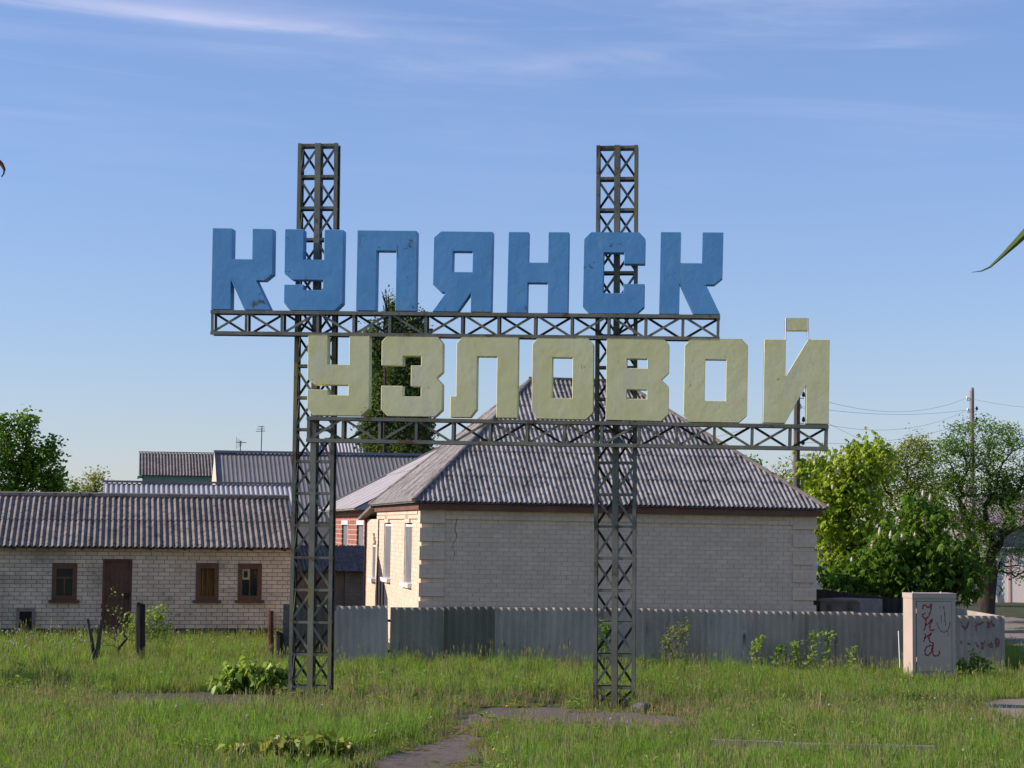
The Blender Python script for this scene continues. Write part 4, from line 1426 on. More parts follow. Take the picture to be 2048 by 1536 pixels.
post('charred_post', 279, 1326, 1213, 20, MAT['charred'], 'thick blackened post with splintered top left of the sapling', notch=True)
rp, rg, rh, rw_ = post('rusty_post', 540.5, 1322, 1223, 11.5, MAT['rust'], 'rust-brown iron post near the dark fence panel')
st, _, _, _ = post('tree_stump', 558, 1326, 1270, 15, MAT['charred'], 'short dark stump beside the rusty post', 'stump', notch=True)
g0 = ground(187, 1322)
vp = empty('forked_post', g0, 0, 'forked V-shaped grey stake standing in the grass', 'post')
MB().tube([(0.02, 0, -.2), (0.01, 0, .05), (-.06, 0, .45), (-.15, .02, .87)], [.055, .055, .045, .035], 7).build('arm', MAT['old_wood'], vp)
MB().tube([(0.05, 0.03, -.2), (0.06, .03, .1), (.10, .02, .45), (.13, .03, .86)], [.055, .055, .045, .04], 7).build('arm', MAT['old_wood'], vp)


def lump(name, u, v, rx, ry, rz_, m, label, cat, seed=0, sub=3):
    g0 = ground(u, v)
    bm = bmesh.new()
    bmesh.ops.create_icosphere(bm, subdivisions=sub, radius=1.0)
    r_ = random.Random(seed)
    ph = [r_.uniform(0, 6) for _ in range(6)]
    for w in bm.verts:
        c = w.co.copy()
        k = 1 + .16 * math.sin(3 * c.x + ph[0]) * math.cos(2.7 * c.y + ph[1]) + .10 * math.sin(6 * c.z + ph[2] + 3 * c.x) + .07 * math.sin(9 * c.y + ph[3])
        w.co = Vector((c.x * rx * k, c.y * ry * k, c.z * rz_ * k + rz_ * .6))
    me = bpy.data.meshes.new(name)
    bm.to_mesh(me)
    bm.free()
    o = link(name, me, None, m)
    o.location = g0
    return tag(o, label, cat)


lump('stone', 1284, 1424, .12, .11, .10, MAT['stone'], 'rough grey stone lying against the foot of the right sign tower', 'stone', 3)
lump('cut_log', 1966, 1381, .16, .12, .10, MAT['old_wood'], 'dark cut log end lying in the grass right of the cabinet', 'log', 5)

ka, kb = ground(1420, 1502), ground(1872, 1513)
kd = kb - ka
kerb = empty('kerb', (ka.x, ka.y, ka.z), math.atan2(kd.y, kd.x), 'broken concrete kerb half buried in the foreground grass', 'kerb')
nk = 3
for k in range(nk):
    L0 = kd.length / nk
    MB().box(k * L0 + .01, (k + 1) * L0 - .012, -.07, .07, -.2, 0.15 - 0.012 * (k % 2)).build('kerb_stone', MAT['kerb'], kerb)
for i, (u, v, a, b) in enumerate(((1105, 1451, .16, .03), (1165, 1449, .12, .03), (1215, 1458, .14, .03), (1270, 1461, .12, .03))):
    q = ground(u, v)
    o = MB().box(-a, a, -b, b, 0.0, 0.05).build('stone_chip', MAT['kerb'], None, Matrix.Translation(q) @ Matrix.Rotation(0.1 * i, 4, 'Z'))
    tag(o, ('leftmost', 'second', 'third', 'rightmost')[i] + ' pale stone chip in the row along the near edge of the asphalt', 'stone', 'pale stone chips along the path edge')


# ------------------------------------------------------------------ trees
def rand_unit(n):
    v = rng.normal(size=(n, 3))
    return v / np.linalg.norm(v, axis=1, keepdims=True)


def leaf_mesh(name, centers, per, spread, length, width, fan=1, upbias=0.4, droop=0.0):
    """folded rhombus leaves scattered round the cluster centres; fan > 1 makes hand-shaped leaves"""
    n = len(centers) * per
    c = np.repeat(centers, per, axis=0) + rng.normal(size=(n, 3)) * np.array(spread)
    nrm = rand_unit(n)
    nrm[:, 2] = np.abs(nrm[:, 2]) + upbias
    nrm /= np.linalg.norm(nrm, axis=1, keepdims=True)
    d = rand_unit(n)
    d -= nrm * np.sum(d * nrm, axis=1, keepdims=True)
    d /= np.linalg.norm(d, axis=1, keepdims=True) + 1e-9
    s = np.cross(nrm, d)
    size = rng.uniform(0.65, 1.3, size=(n, 1))
    V = []
    for k in range(fan):
        a = 0.0 if fan == 1 else (k - (fan - 1) / 2) * (1.9 / (fan - 1) * 1.25)
        dd = d * math.cos(a) + s * math.sin(a)
        dd = dd + np.array((0, 0, -droop))
        sd = np.cross(nrm, dd)
        L = length * size * (1.0 if fan == 1 else (1.0 - 0.12 * abs(k - (fan - 1) / 2)))
        W = width * size
        base = c
        mid = c + dd * L * 0.55 - nrm * L * 0.04
        tip = c + dd * L - np.array((0, 0, 1)) * L * droop
        V.append(np.stack([base, mid + sd * W * 0.5 + nrm * W * .15, tip, mid - sd * W * 0.5 + nrm * W * .15], axis=1))
    V = np.concatenate(V, axis=0).reshape(-1, 3)
    F = np.arange(len(V)).reshape(-1, 4)
    return np_mesh(name, V, F)


def skeleton(trunk, pts, tip_r, trunk_r, name, m, parent, jit=0.06, nseg=6, power=0.68):
    nodes = [Vector(p) for p in trunk]
    par = [-1] + list(range(len(trunk) - 1))
    start = nodes[-1]
    arr = np.array([tuple(p) for p in nodes])
    lens = [0.0]
    for i in range(1, len(nodes)):
        lens.append(lens[-1] + (nodes[i] - nodes[i - 1]).length)
    lens = np.array(lens)
    order = sorted(range(len(pts)), key=lambda i: (Vector(pts[i]) - nodes[len(nodes) // 2]).length)
    lowest = trunk[max(1, len(trunk) // 3)][2]
    for i in order:
        p = np.array(pts[i])
        dist = np.linalg.norm(arr - p, axis=1)
        cost = dist + 0.22 * lens + 0.5 * np.maximum(0, arr[:, 2] - p[2]) + np.where(arr[:, 2] < lowest, 50, 0)
        j = int(np.argmin(cost))
        a, b = nodes[j], Vector(p)
        L = (b - a).length
        k = max(1, min(4, int(L / 0.45)))
        prev = j
        for q in range(1, k + 1):
            t = q / k
            w = a.lerp(b, t)
            if q < k:
                w += Vector((random.uniform(-1, 1), random.uniform(-1, 1), random.uniform(-.4, 1.0))) * jit * L
            nodes.append(w)
            par.append(prev)
            lens = np.append(lens, lens[prev] + (w - nodes[prev]).length)
            arr = np.vstack([arr, tuple(w)])
            prev = len(nodes) - 1
    cnt = [0] * len(nodes)
    has = [False] * len(nodes)
    for i in range(len(nodes) - 1, 0, -1):
        if cnt[i] == 0:
            cnt[i] = 1
        cnt[par[i]] += cnt[i]
    mx = cnt[0]
    rad = [max(tip_r, trunk_r * (c / mx) ** power) for c in cnt]
    mb = MB()
    for i in range(1, len(nodes)):
        a, b = nodes[par[i]], nodes[i]
        if (b - a).length < 1e-4:
            continue
        n = 8 if rad[i] > 0.07 else (5 if rad[i] > 0.02 else 3)
        mb.tube([a, b], [min(rad[par[i]], rad[i] * 1.5), rad[i]], n, cap=False)
    return mb.build(name, m, parent, smooth=True)


def lobe_points(lobes, base, Y):
    """lobes: (u, v, ru, rv, n[, depth factor]) ellipses in photo pixels at distance Y -> points local to base"""
    out = []
    for lb in lobes:
        u, v, ru, rv, n = lb[:5]
        dy = lb[5] if len(lb) > 5 else 0.0
        c = at(u, v, Y + dy) - base
        s = (Y + dy) / FPX
        q = rand_unit(n) * (rng.uniform(0.25, 1.0, size=(n, 1)) ** 0.5)
        out.append(np.array(tuple(c)) + q * np.array((ru * s, (ru + rv) * 0.5 * s, rv * s)))
    return np.concatenate(out)


def tree(name, label, u, Y, lobes, leafm, leaf, trunk_r, trunk_top_v, cat='tree', group=None, tip=0.008, bark='bark', sway=0.15, extra=None, jit=0.08, trunk_split=0.3, bare=0):
    base = at(u, 1050, Y)
    base.z = gz(base.x, base.y)
    o = empty(name, base, 0, label, cat, group)
    top = at(u, trunk_top_v, Y) - base
    nt = 6
    trunk = [(sway * math.sin(2.0 * k / nt) * (k / nt), 0.1 * math.sin(3 * k / nt), -0.15 + (top.z + .15) * k / nt) for k in range(nt + 1)]
    pts = lobe_points(lobes, base, Y)
    skeleton(trunk, [tuple(p) for p in pts], tip, trunk_r, 'trunk', MAT[bark], o, jit)
    keep = pts if not bare else pts[rng.random(len(pts)) > bare]
    me = leaf_mesh('crown', keep, **leaf)
    link('crown', me, o, MAT[leafm])
    return o, base, pts


def candles(o, pts, n, h=0.22, r=0.05):
    idx = np.argsort(-(pts[:, 2] - 0.5 * pts[:, 1]))[:int(len(pts) * .6)]
    mb = MB()
    for i in rng.choice(idx, n, replace=False):
        p = Vector(pts[i]) + Vector((random.uniform(-.1, .1), -random.uniform(.05, .2), .12))
        mb.tube([p, p + Vector((0.01, 0, h * .35)), p + Vector((0.02, 0, h * .8)), p + Vector((.02, 0, h))], [r * .5, r, r * .6, .006], 5)
    mb.build('blossom', MAT['blossom'], o)['kind'] = 'stuff'


CH_LEAF = dict(per=13, spread=(.23, .23, .18), length=.155, width=.058, fan=5, upbias=0.5, droop=0.35)
o, b, p = tree('chestnut_tree', 'bright flowering chestnut tree beside the right corner of the pale brick house', 1690, 60.0,
               [(1690, 960, 62, 60, 60), (1640, 985, 45, 55, 38), (1735, 925, 45, 38, 30), (1655, 1050, 45, 60, 36), (1715, 1040, 70, 70, 60), (1620, 930, 22, 22, 8), (1765, 1100, 70, 60, 40), (1680, 1130, 60, 50, 36), (1750, 905, 20, 14, 8)],
               'leaf_chestnut', CH_LEAF, .17, 1000)
candles(o, p, 42)
o, b, p = tree('low_chestnut_tree', 'low dark green chestnut tree hanging over the graffitied cabinet', 1790, 55.0,
               [(1800, 1120, 80, 55, 70), (1870, 1120, 75, 60, 70), (1850, 1035, 45, 45, 36), (1740, 1150, 55, 40, 34), (1930, 1155, 45, 35, 26), (1830, 1170, 80, 25, 30), (1690, 1160, 40, 30, 18)],
               'leaf_dark', CH_LEAF, .16, 1090)
candles(o, p, 22)
tree('leafy_apricot_tree', 'olive green tree with bare twigs between chestnut and big sparse tree', 1800, 66.0,
     [(1790, 960, 65, 60, 90), (1830, 905, 40, 30, 40), (1760, 930, 40, 40, 36), (1850, 1000, 50, 60, 60), (1780, 1060, 80, 50, 60), (1720, 1000, 50, 60, 40)],
     'leaf_olive', dict(per=48, spread=(.22, .22, .15), length=.10, width=.05, upbias=.5), .18, 1000, jit=.05)
tree('sparse_tree', 'big dark-trunked tree with sparse young leaves and bare branches at the right edge', 1972, 70.0,
     [(1960, 880, 90, 45, 150), (2030, 920, 90, 70, 140), (1900, 920, 55, 50, 90), (1960, 960, 80, 50, 130), (1890, 990, 50, 55, 110), (2000, 1030, 90, 50, 130), (1920, 1060, 60, 45, 80), (2060, 1010, 70, 60, 80), (2070, 1120, 70, 50, 70), (1970, 1110, 60, 40, 60), (2020, 965, 50, 30, 60), (1930, 1120, 40, 40, 40)],
     'leaf_dark', dict(per=34, spread=(.20, .20, .12), length=.11, width=.055, upbias=.5), .30, 1120, jit=.05, bare=.42, tip=.010)
tree('pale_tree', 'pale thin tree behind the wooden utility pole', 1590, 80.0, [(1585, 960, 40, 40, 40), (1560, 950, 16, 22, 12), (1620, 935, 22, 30, 20), (1600, 1000, 40, 40, 24)],
     'leaf_olive', dict(per=12, spread=(.2, .2, .2), length=.14, width=.07), .12, 1000)
tree('leafy_tree', 'leafy green tree rising behind the brick shed at the left edge', 25, 68.0,
     [(25, 900, 45, 45, 55), (50, 855, 20, 28, 18), (8, 845, 12, 22, 12), (85, 940, 42, 40, 50), (20, 960, 60, 40, 50), (100, 905, 16, 30, 12), (-50, 900, 60, 70, 50), (110, 965, 28, 24, 18), (-40, 990, 80, 40, 40), (60, 1000, 70, 35, 40)],
     'leaf_dark', dict(per=24, spread=(.15, .15, .13), length=.17, width=.10, upbias=.4), .22, 950, jit=.08)
tree('far_willow', 'pale yellow-green bushy tree far behind the left roofs', 182, 125.0, [(182, 975, 30, 28, 46), (190, 955, 16, 14, 14), (150, 985, 22, 16, 14)],
     'grass_yellow', dict(per=14, spread=(.3, .3, .3), length=.22, width=.10), .15, 985)
tree('far_bush', 'low dark bush between the leafy tree and the pale willow', 140, 100.0, [(140, 985, 30, 20, 24), (100, 990, 30, 20, 20)],
     'leaf_dark', dict(per=16, spread=(.25, .25, .2), length=.22, width=.12), .10, 1000)
tree('round_tree', 'small round green treetop beyond the right roof slope', 1500, 110.0, [(1500, 935, 18, 16, 20), (1490, 960, 26, 22, 20)],
     'leaf_dark', dict(per=16, spread=(.3, .3, .25), length=.25, width=.13), .14, 960)
tree('poplar_tree', 'tall narrow dark poplar standing behind the yellow letters', 800, 92.0,
     [(800, 880, 54, 70, 120), (803, 790, 52, 80, 150), (812, 712, 40, 60, 100), (745, 700, 22, 48, 34), (762, 800, 34, 80, 70), (828, 672, 20, 38, 34), (787, 640, 7, 40, 18), (835, 860, 22, 60, 46), (800, 950, 58, 50, 60), (745, 860, 24, 40, 30)],
     'leaf_poplar', dict(per=80, spread=(.20, .20, .36), length=.17, width=.10, upbias=.0), .30, 720, tip=.015, jit=.05)
# dead twigs above the poplar
pt = at(771, 668, 90.0)
dt = empty('dead_poplar_top', (pt.x, pt.y, gz(pt.x, pt.y)), 0, 'bare dead treetop twigs left of the poplar tip', 'tree')
mb = MB()
pz = pt.z
mb.tube([(0, 0, 0), (0, 0, pz)], [.09, .04], 5)
for k in range(9):
    a = at(771 + random.uniform(-4, 6), 662 - k * 5, 90.0)
    e = at(771 + random.uniform(-9, 10), 625 - k * 6.5 + random.uniform(-8, 6), 90.0)
    mb.tube([(a.x - pt.x, 0, a.z), ((a.x + e.x) / 2 - pt.x + .04, random.uniform(-.2, .2), (a.z + e.z) / 2), (e.x - pt.x, random.uniform(-.3, .3), e.z)], [.045, .035, .022], 4)
mb.build('trunk', MAT['bark'], dt)

tree('verge_tree', 'roadside tree just outside the left edge whose shade falls on the grass', -640, 35.2,
     [(-640, 1000, 130, 80, 80), (-560, 1030, 90, 60, 40), (-700, 970, 100, 60, 40)], 'leaf_dark', dict(per=18, spread=(.16, .16, .14), length=.13, width=.08), .12, 1060)

# lilac and far house at the right
tree('lilac_bush', 'purple lilac bush glimpsed through the right trees', 1945, 84.0, [(1935, 1040, 18, 12, 14), (1970, 1045, 20, 12, 14), (1950, 1060, 40, 25, 20)],
     'lilac', dict(per=16, spread=(.2, .2, .18), length=.14, width=.09), .06, 1070)

# ------------------------------------------------------------------ white garage and far house at the right
gl = ground(1968, 1205)
gar = empty('white_garage', (gl.x, gl.y, gl.z), R(-20), 'white metal garage with pink corner trim beyond the road', 'garage')
MB().box(0, 9, 0, 5, -0.1, 2.15).build('wall', MAT['garage'], gar)
for k, x in enumerate((1.0, 1.75)):
    MB().box(x, x + .09, -0.03, -.001, -0.05, 2.1).build('trim', MAT['pink_edge'], gar)
MB().box(-.1, 9.1, -.1, 5.1, 2.15, 2.28).build('roof', MAT['metal_roof'], gar)
for k in range(6):
    MB().box(0.12, 0.8, -0.02, -.001, .35 + k * .25, .45 + k * .25).build('slat', MAT['white_paint'], gar)
fh = at(1640, 1050, 96.0)
fw = empty('pale_wall', (fh.x, fh.y, 0), R(5), 'pale sunlit wall glimpsed under the chestnut trees', 'wall')
MB().box(-1, 6.5, 0, 5, -0.2, 1.9).build('wall', MAT['garage'], fw)
MB().box(-1.2, 6.7, -.2, 5.2, 1.9, 2.0).build('roof', MAT['slate_old'], fw)
far = gable_building('far_house', 'brown roofed house half hidden behind the sparse tree at the right edge', 'house', 1985, 105.0, R(4), 9.0, 4.0, 3.0, 4.7, 8.0, MAT['dark_wall'], MAT['slate_old'], 8, 0.15, 4.6, .04)


# ------------------------------------------------------------------ utility poles and wires
def pole(u, vt, Y, r, m, label, ins):
    b = at(u, 1050, Y)
    b.z = gz(b.x, b.y)
    t = at(u, vt, Y)
    o = empty('utility_pole', b, 0, label, 'utility pole', 'utility poles')
    h = t.z - b.z
    MB().tube([(0, 0, -.3), (0, 0, h * .5), (0.02, 0, h - .15), (0.05, 0, h)], [r * 1.15, r * 1.02, r * .92, r * .5], 10).build('shaft', m, o, smooth=False)
    pts = []
    for (du, v, wht) in ins:
        p = at(u + du, v, Y) - b
        x = p.x
        s = 1 if x > 0 else -1
        MB().tube([(s * r * .8, 0, p.z - .06), (x, 0, p.z - .08), (x, 0, p.z)], 0.012, 5).build('hook', MAT['black_iron'], o)
        MB().tube([(x, 0, p.z - .02), (x, 0, p.z + .04), (x, 0, p.z + .10), (x, 0, p.z + .13)], [.05, .055, .035, .02], 7).build('insulator', MAT['porcelain'] if wht else MAT['black_iron'], o)
        pts.append(b + Vector((x, 0, p.z + .05)))
    return o, pts


p1o, w1 = pole(1593, 782, 60.0, .105, MAT['pole_wood'], 'dark wooden utility pole rising behind the last yellow letter', [(14, 792, False), (7, 816, True), (14, 842, False), (13, 888, False)])
p2o, w2 = pole(1944.5, 775, 82.0, .105, MAT['pole_pale'], 'pale utility pole standing among the branches of the sparse tree', [(-10, 798, True), (9, 819, False), (-9, 822, True), (9, 840, False)])


def wire(a, b, sag, label, n=14):
    mb = MB()
    pts = []
    for i in range(n + 1):
        t = i / n
        q = a.lerp(b, t)
        q.z -= sag * 4 * t * (1 - t)
        pts.append(q)
    mb.tube(pts, 0.0045, 4)
    tag(mb.build('power_line', MAT['wire']), label, 'wire', 'overhead wires between the poles')


wire(w1[0], w2[0], .55, 'topmost overhead wire between the two utility poles')
wire(w1[1], w2[1], .25, 'second overhead wire between the two utility poles')
wire(w1[2], w2[2], .55, 'third overhead wire between the two utility poles')
wire(w1[3], w2[3], .35, 'lowest overhead wire between the two utility poles')
wire(w2[0], at(2200, 815, 70), .2, 'overhead wire leaving the pale pole towards the right edge')
wire(w1[1], at(1850, 915, 85), .3, 'overhead service wire sloping from the wooden pole into the trees')
wire(w1[1], at(1395, 880, 70), .15, 'service wire dropping from the wooden pole towards the roof')


# ------------------------------------------------------------------ shrubs and saplings
def shrub(name, label, u, v, lobes, leafm, leaf, r=0.02, stems=5, cat='shrub', group=None, bare=0.0, bark='bark', Yoff=0.0, tip=.003):
    g0 = ground(u, v)
    o = empty(name, g0, 0, label, cat, group)
    pts = lobe_points(lobes, g0, g0.y + Yoff)
    pts[:, 2] = np.maximum(pts[:, 2], 0.03)
    top = float(np.median(pts[:, 2]))
    skeleton([(0, 0, -.06), (0, 0, max(.03, top * .12)), (0.01, 0, max(.06, top * .3))], [tuple(p) for p in pts], tip, r, 'stems', MAT[bark], o, .06)
    keep = pts if not bare else pts[rng.random(len(pts)) > bare]
    link('leaves', leaf_mesh('leaves', keep, **leaf), o, MAT[leafm])
    return o


VINE = dict(per=7, spread=(.045, .045, .045), length=.115, width=.085, upbias=.6, droop=.5)
shrub('vine_bush', 'low rounded leafy bush left of the left sign tower', 505, 1388, [(485, 1345, 38, 26, 40), (535, 1352, 36, 26, 36), (460, 1362, 26, 20, 22), (570, 1356, 24, 26, 22), (500, 1372, 55, 14, 24), (440, 1372, 14, 10, 8)], 'leaf_vine', VINE, .02)
shrub('creeper', 'reddish green creeper with broad leaves low in the foreground grass', 560, 1540, [(600, 1482, 60, 14, 34), (520, 1508, 60, 16, 30), (640, 1492, 45, 14, 20), (500, 1532, 60, 18, 26), (570, 1510, 55, 18, 28), (690, 1502, 22, 12, 8), (480, 1490, 26, 12, 6)], 'leaf_vine_red', dict(per=4, spread=(.05, .05, .03), length=.15, width=.12, upbias=.7, droop=.3), .012)
shrub('sapling', 'slender sapling with thin twigs between forked stake and blackened post', 235, 1318, [(232, 1255, 32, 45, 40), (235, 1210, 20, 35, 20), (215, 1270, 26, 26, 12), (255, 1265, 22, 26, 12)], 'leaf_vine', dict(per=2, spread=(.04, .04, .04), length=.06, width=.035), .035, bare=.55)
shrub('pale_bush', 'pale green bush growing behind the blackened post', 300, 1300, [(300, 1255, 26, 34, 40), (318, 1230, 16, 18, 14), (285, 1235, 18, 22, 12), (330, 1265, 14, 24, 8), (262, 1250, 22, 30, 16)], 'leaf_vine', dict(per=10, spread=(.06, .06, .06), length=.09, width=.05), .02)
shrub('fence_sapling', 'yellowish sapling growing against the fence right of the right tower', 1347, 1345, [(1350, 1275, 18, 34, 22), (1372, 1260, 7, 34, 14), (1330, 1290, 14, 22, 10), (1360, 1310, 20, 14, 8)], 'grass_yellow', dict(per=6, spread=(.03, .03, .04), length=.06, width=.035), .02)
shrub('fence_weed', 'leafy weed behind the right sign tower', 1212, 1341, [(1208, 1285, 10, 34, 14), (1210, 1250, 8, 20, 8)], 'leaf_dark', dict(per=8, spread=(.05, .05, .05), length=.09, width=.06), .012)
for i, (u, vt, vb, n, lab) in enumerate(((1512, 1275, 1351, 14, 'leftmost of the green shoots along the fence before the cabinet'), (1560, 1290, 1351, 20, 'dark bushy shoot second from left along the fence'), (1588, 1285, 1351, 14, 'third shoot from the left along the fence'),
                                        (1622, 1265, 1353, 12, 'tall shoot with bright tip in the middle of the fence shoots'), (1655, 1265, 1353, 12, 'second tall shoot right of the middle of the fence'), (1702, 1295, 1355, 10, 'thin shoot nearest to the cabinet on the fence'))):
    shrub('shoot', lab, u, vb, [(u, (vt + vb) / 2, 9, (vb - vt) * .42, n), (u + 4, vt + 6, 8, 9, 7)], 'leaf_vine' if i != 1 else 'leaf_dark', dict(per=6, spread=(.05, .05, .05), length=.085, width=.05), .010, group='green shoots along the fence')
shrub('cabinet_weed', 'dark weeds at the foot of the fence right of the cabinet', 1945, 1362, [(1940, 1325, 22, 22, 26), (1965, 1335, 16, 14, 12)], 'leaf_dark', dict(per=9, spread=(.06, .06, .05), length=.09, width=.05), .012)
shrub('yellow_weed', 'yellow flowering weed on the path below the right tower', 1190, 1478, [(1190, 1462, 12, 12, 12)], 'grass_yellow', dict(per=10, spread=(.04, .04, .03), length=.08, width=.03), .008)

# leaves of an overhanging branch close to the lens
def near_leaf(name, pts, w, m, label, Y):
    P = [at(u, v, Y) for u, v in pts]
    n = len(P)
    mb = MB()
    vs, fs = [], []
    for i, p in enumerate(P):
        t = (P[min(i + 1, n - 1)] - P[max(i - 1, 0)]).normalized()
        s = t.cross(Vector((0, 1, 0))).normalized()
        ww = w[i] * Y / FPX * .5
        vs += [p + s * ww + Vector((0, .012, 0)), p, p - s * ww + Vector((0, .004, 0))]
    for i in range(n - 1):
        for k in (0, 1):
            fs.append((3 * i + k, 3 * i + k + 1, 3 * i + k + 4, 3 * i + k + 3))
    mb.add(vs, fs)
    o = mb.build(name, m)
    return tag(o, label, 'leaf', 'leaves of an overhanging branch')


near_leaf('overhanging_leaf', [(1944, 544), (1965, 541), (1982, 533), (2005, 512), (2030, 488), (2060, 458), (2110, 410), (2160, 370)], [1, 3, 4, 7, 12, 18, 20, 6], MAT['leaf_near'], 'long narrow green leaf tip reaching in from the right edge of the sky', 4.0)
near_leaf('overhanging_leaf', [(2, 353), (6, 347), (7, 338), (2, 328), (-8, 318), (-40, 300)], [1, 4, 7, 9, 10, 4], MAT['leaf_brown'], 'small curled brown leaf at the left edge of the sky', 4.0)

# ------------------------------------------------------------------ moss along the path edges
mo = MB()
for (u, v, ru, rv, n) in ((860, 1478, 60, 8, 60), (900, 1462, 40, 8, 40), (800, 1500, 30, 8, 30), (1190, 1422, 60, 4, 70), (1330, 1428, 50, 4, 50), (1040, 1412, 60, 4, 50), (960, 1490, 25, 10, 40), (1350, 1458, 60, 5, 50), (920, 1530, 40, 8, 30), (950, 1465, 25, 10, 30)):
    for _ in range(n):
        q = ground(u + random.gauss(0, ru * .5), v + random.gauss(0, rv * .5))
        r_ = random.uniform(.03, .10)
        n_ = 7
        a0 = random.uniform(0, 6)
        ring = [(q.x + r_ * math.cos(a0 + 6.283 * k / n_) * random.uniform(.7, 1.2), q.y + r_ * 1.3 * math.sin(a0 + 6.283 * k / n_), q.z + .012) for k in range(n_)]
        mo.add([(q.x, q.y, q.z + .03)] + ring, [(0, 1 + k, 1 + (k + 1) % n_) for k in range(n_)])
o = mo.build('moss', MAT['moss'])
tag(o, 'yellow moss cushions creeping over the path edges', kind='stuff')


# ------------------------------------------------------------------ grass: tufts instanced on scattered points
def tuft_mesh(name, n, h, spread, w, m, bend=.35, seed=1, heads=0):
    r_ = random.Random(seed)
    vs, fs, mi = [], [], []
    for i in range(n):
        a, rr_ = r_.uniform(0, 6.283), spread * math.sqrt(r_.random())
        x, y = rr_ * math.cos(a), rr_ * math.sin(a)
        hh = h * r_.uniform(.45, 1.1)
        b = r_.uniform(0, 6.283)
        k = bend * hh * r_.uniform(.3, 1.2)
        dx, dy = math.cos(b) * k, math.sin(b) * k
        f = r_.uniform(0, 6.283)
        sx, sy = math.cos(f) * w / 2, math.sin(f) * w / 2
        n0 = len(vs)
        vs += [(x - sx, y - sy, -.02), (x + sx, y + sy, -.02), (x + dx * .35 - sx * .8, y + dy * .35 - sy * .8, hh * .6), (x + dx * .35 + sx * .8, y + dy * .35 + sy * .8, hh * .6), (x + dx, y + dy, hh)]
        fs += [(n0, n0 + 1, n0 + 3, n0 + 2), (n0 + 2, n0 + 3, n0 + 4)]
        mi += [0, 0]
    for i in range(heads):
        a = r_.uniform(0, 6.283)
        x, y = spread * .6 * math.cos(a), spread * .6 * math.sin(a)
        hh = h * r_.uniform(1.15, 1.5)
        dx, dy = r_.uniform(-.06, .06), r_.uniform(-.06, .06)
        n0 = len(vs)
        t = .0022
        vs += [(x - t, y, 0), (x + t, y, 0), (x + dx + t, y + dy, hh * .8), (x + dx - t, y + dy, hh * .8)]
        fs.append((n0, n0 + 1, n0 + 2, n0 + 3))
        mi.append(0)
        n0 = len(vs)
        t = .0065
        vs += [(x + dx, y + dy, hh * .76), (x + dx + t, y + dy, hh * .88), (x + dx * 1.3, y + dy * 1.3, hh), (x + dx - t, y + dy, hh * .88),
               (x + dx, y + dy + t, hh * .88), (x + dx, y + dy - t, hh * .88)]
        fs += [(n0, n0 + 1, n0 + 2, n0 + 3), (n0, n0 + 4, n0 + 2, n0 + 5)]
        mi += [1, 1]
    me = bpy.data.meshes.new(name)
    me.from_pydata(vs, [], fs)
    me.materials.append(m)
    me.materials.append(MAT['seed_head'])
    me.polygons.foreach_set('material_index', mi)
    me.update()
    return me


def puff_mesh(name, m, r, h, yellow=False):
    mb = MB()
    mb.tube([(0, 0, 0), (.01, 0, h)], .003, 3)
    ns = len(mb.f)
    bm = bmesh.new()
    bmesh.ops.create_icosphere(bm, subdivisions=1, radius=r)
    for v in bm.verts:
        v.co = Vector((v.co.x + .01, v.co.y, v.co.z * (0.45 if yellow else 1) + h))
    bm.verts.index_update()
    mb.add([v.co for v in bm.verts], [[v.index for v in f.verts] for f in bm.faces])
    bm.free()
    me = mb.mesh(name)
    me.materials.append(MAT['grass'])
    me.materials.append(m)
    me.polygons.foreach_set('material_index', [0 if i < ns else 1 for i in range(len(me.polygons))])
    return me


def weed_mesh(name, m, n, L, W, seed, stem=0.0):
    r_ = random.Random(seed)
    vs, fs = [], []
    for i in range(n):
        a = r_.uniform(0, 6.283)
        l, w = L * r_.uniform(.6, 1.2), W * r_.uniform(.7, 1.2)
        up = r_.uniform(.15, .9)
        z0 = stem * r_.random()
        d = Vector((math.cos(a), math.sin(a), up)).normalized()
        sd = Vector((-math.sin(a), math.cos(a), 0))
        b = Vector((math.cos(a) * .02, math.sin(a) * .02, z0))
        k = len(vs)
        vs += [b, b + d * l * .55 + sd * w / 2, b + d * l - Vector((0, 0, l * .25)), b + d * l * .55 - sd * w / 2]
        fs.append((k, k + 1, k + 2, k + 3))
    me = bpy.data.meshes.new(name)
    me.from_pydata([tuple(v) for v in vs], [], fs)
    me.materials.append(m)
    me.update()
    return me


tuft_col = bpy.data.collections.new('tuft_sources')
KIND = {}
defs = []
for s in range(4):
    defs.append(('lush', tuft_mesh('lush_tuft', 26, .34, .15, .0095, MAT['grass'], .40, 10 + s, heads=2 if s < 2 else 0)))
for s in range(4):
    defs.append(('mid', tuft_mesh('mid_tuft', 24, .22, .14, .0085, MAT['grass_yellow'], .45, 20 + s, heads=2 if s < 2 else 0)))
for s in range(3):
    defs.append(('dry', tuft_mesh('dry_tuft', 20, .17, .13, .0065, MAT['grass_dry'], .6, 30 + s, heads=2)))
for s in range(2):
    defs.append(('short', tuft_mesh('short_tuft', 24, .13, .13, .008, MAT['grass'], .55, 40 + s)))
for s in range(3):
    defs.append(('weed', weed_mesh('weed', MAT['leaf_vine'] if s else MAT['leaf_dark'], 12 + 4 * s, .15, .05, 50 + s, .05 + .08 * s)))
for s in range(2):
    defs.append(('stalk', tuft_mesh('stalk', 3, .3, .10, .006, MAT['grass_dry'], .25, 60 + s, heads=7)))
defs.append(('puff', puff_mesh('puff', MAT['puff'], .017, .24)))
defs.append(('yellow', puff_mesh('flower', MAT['dandelion'], .024, .20, True)))
for i, (k, me) in enumerate(defs):
    so = bpy.data.objects.new('tuft_%02d' % i, me)
    tuft_col.objects.link(so)
    KIND.setdefault(k, []).append(i)


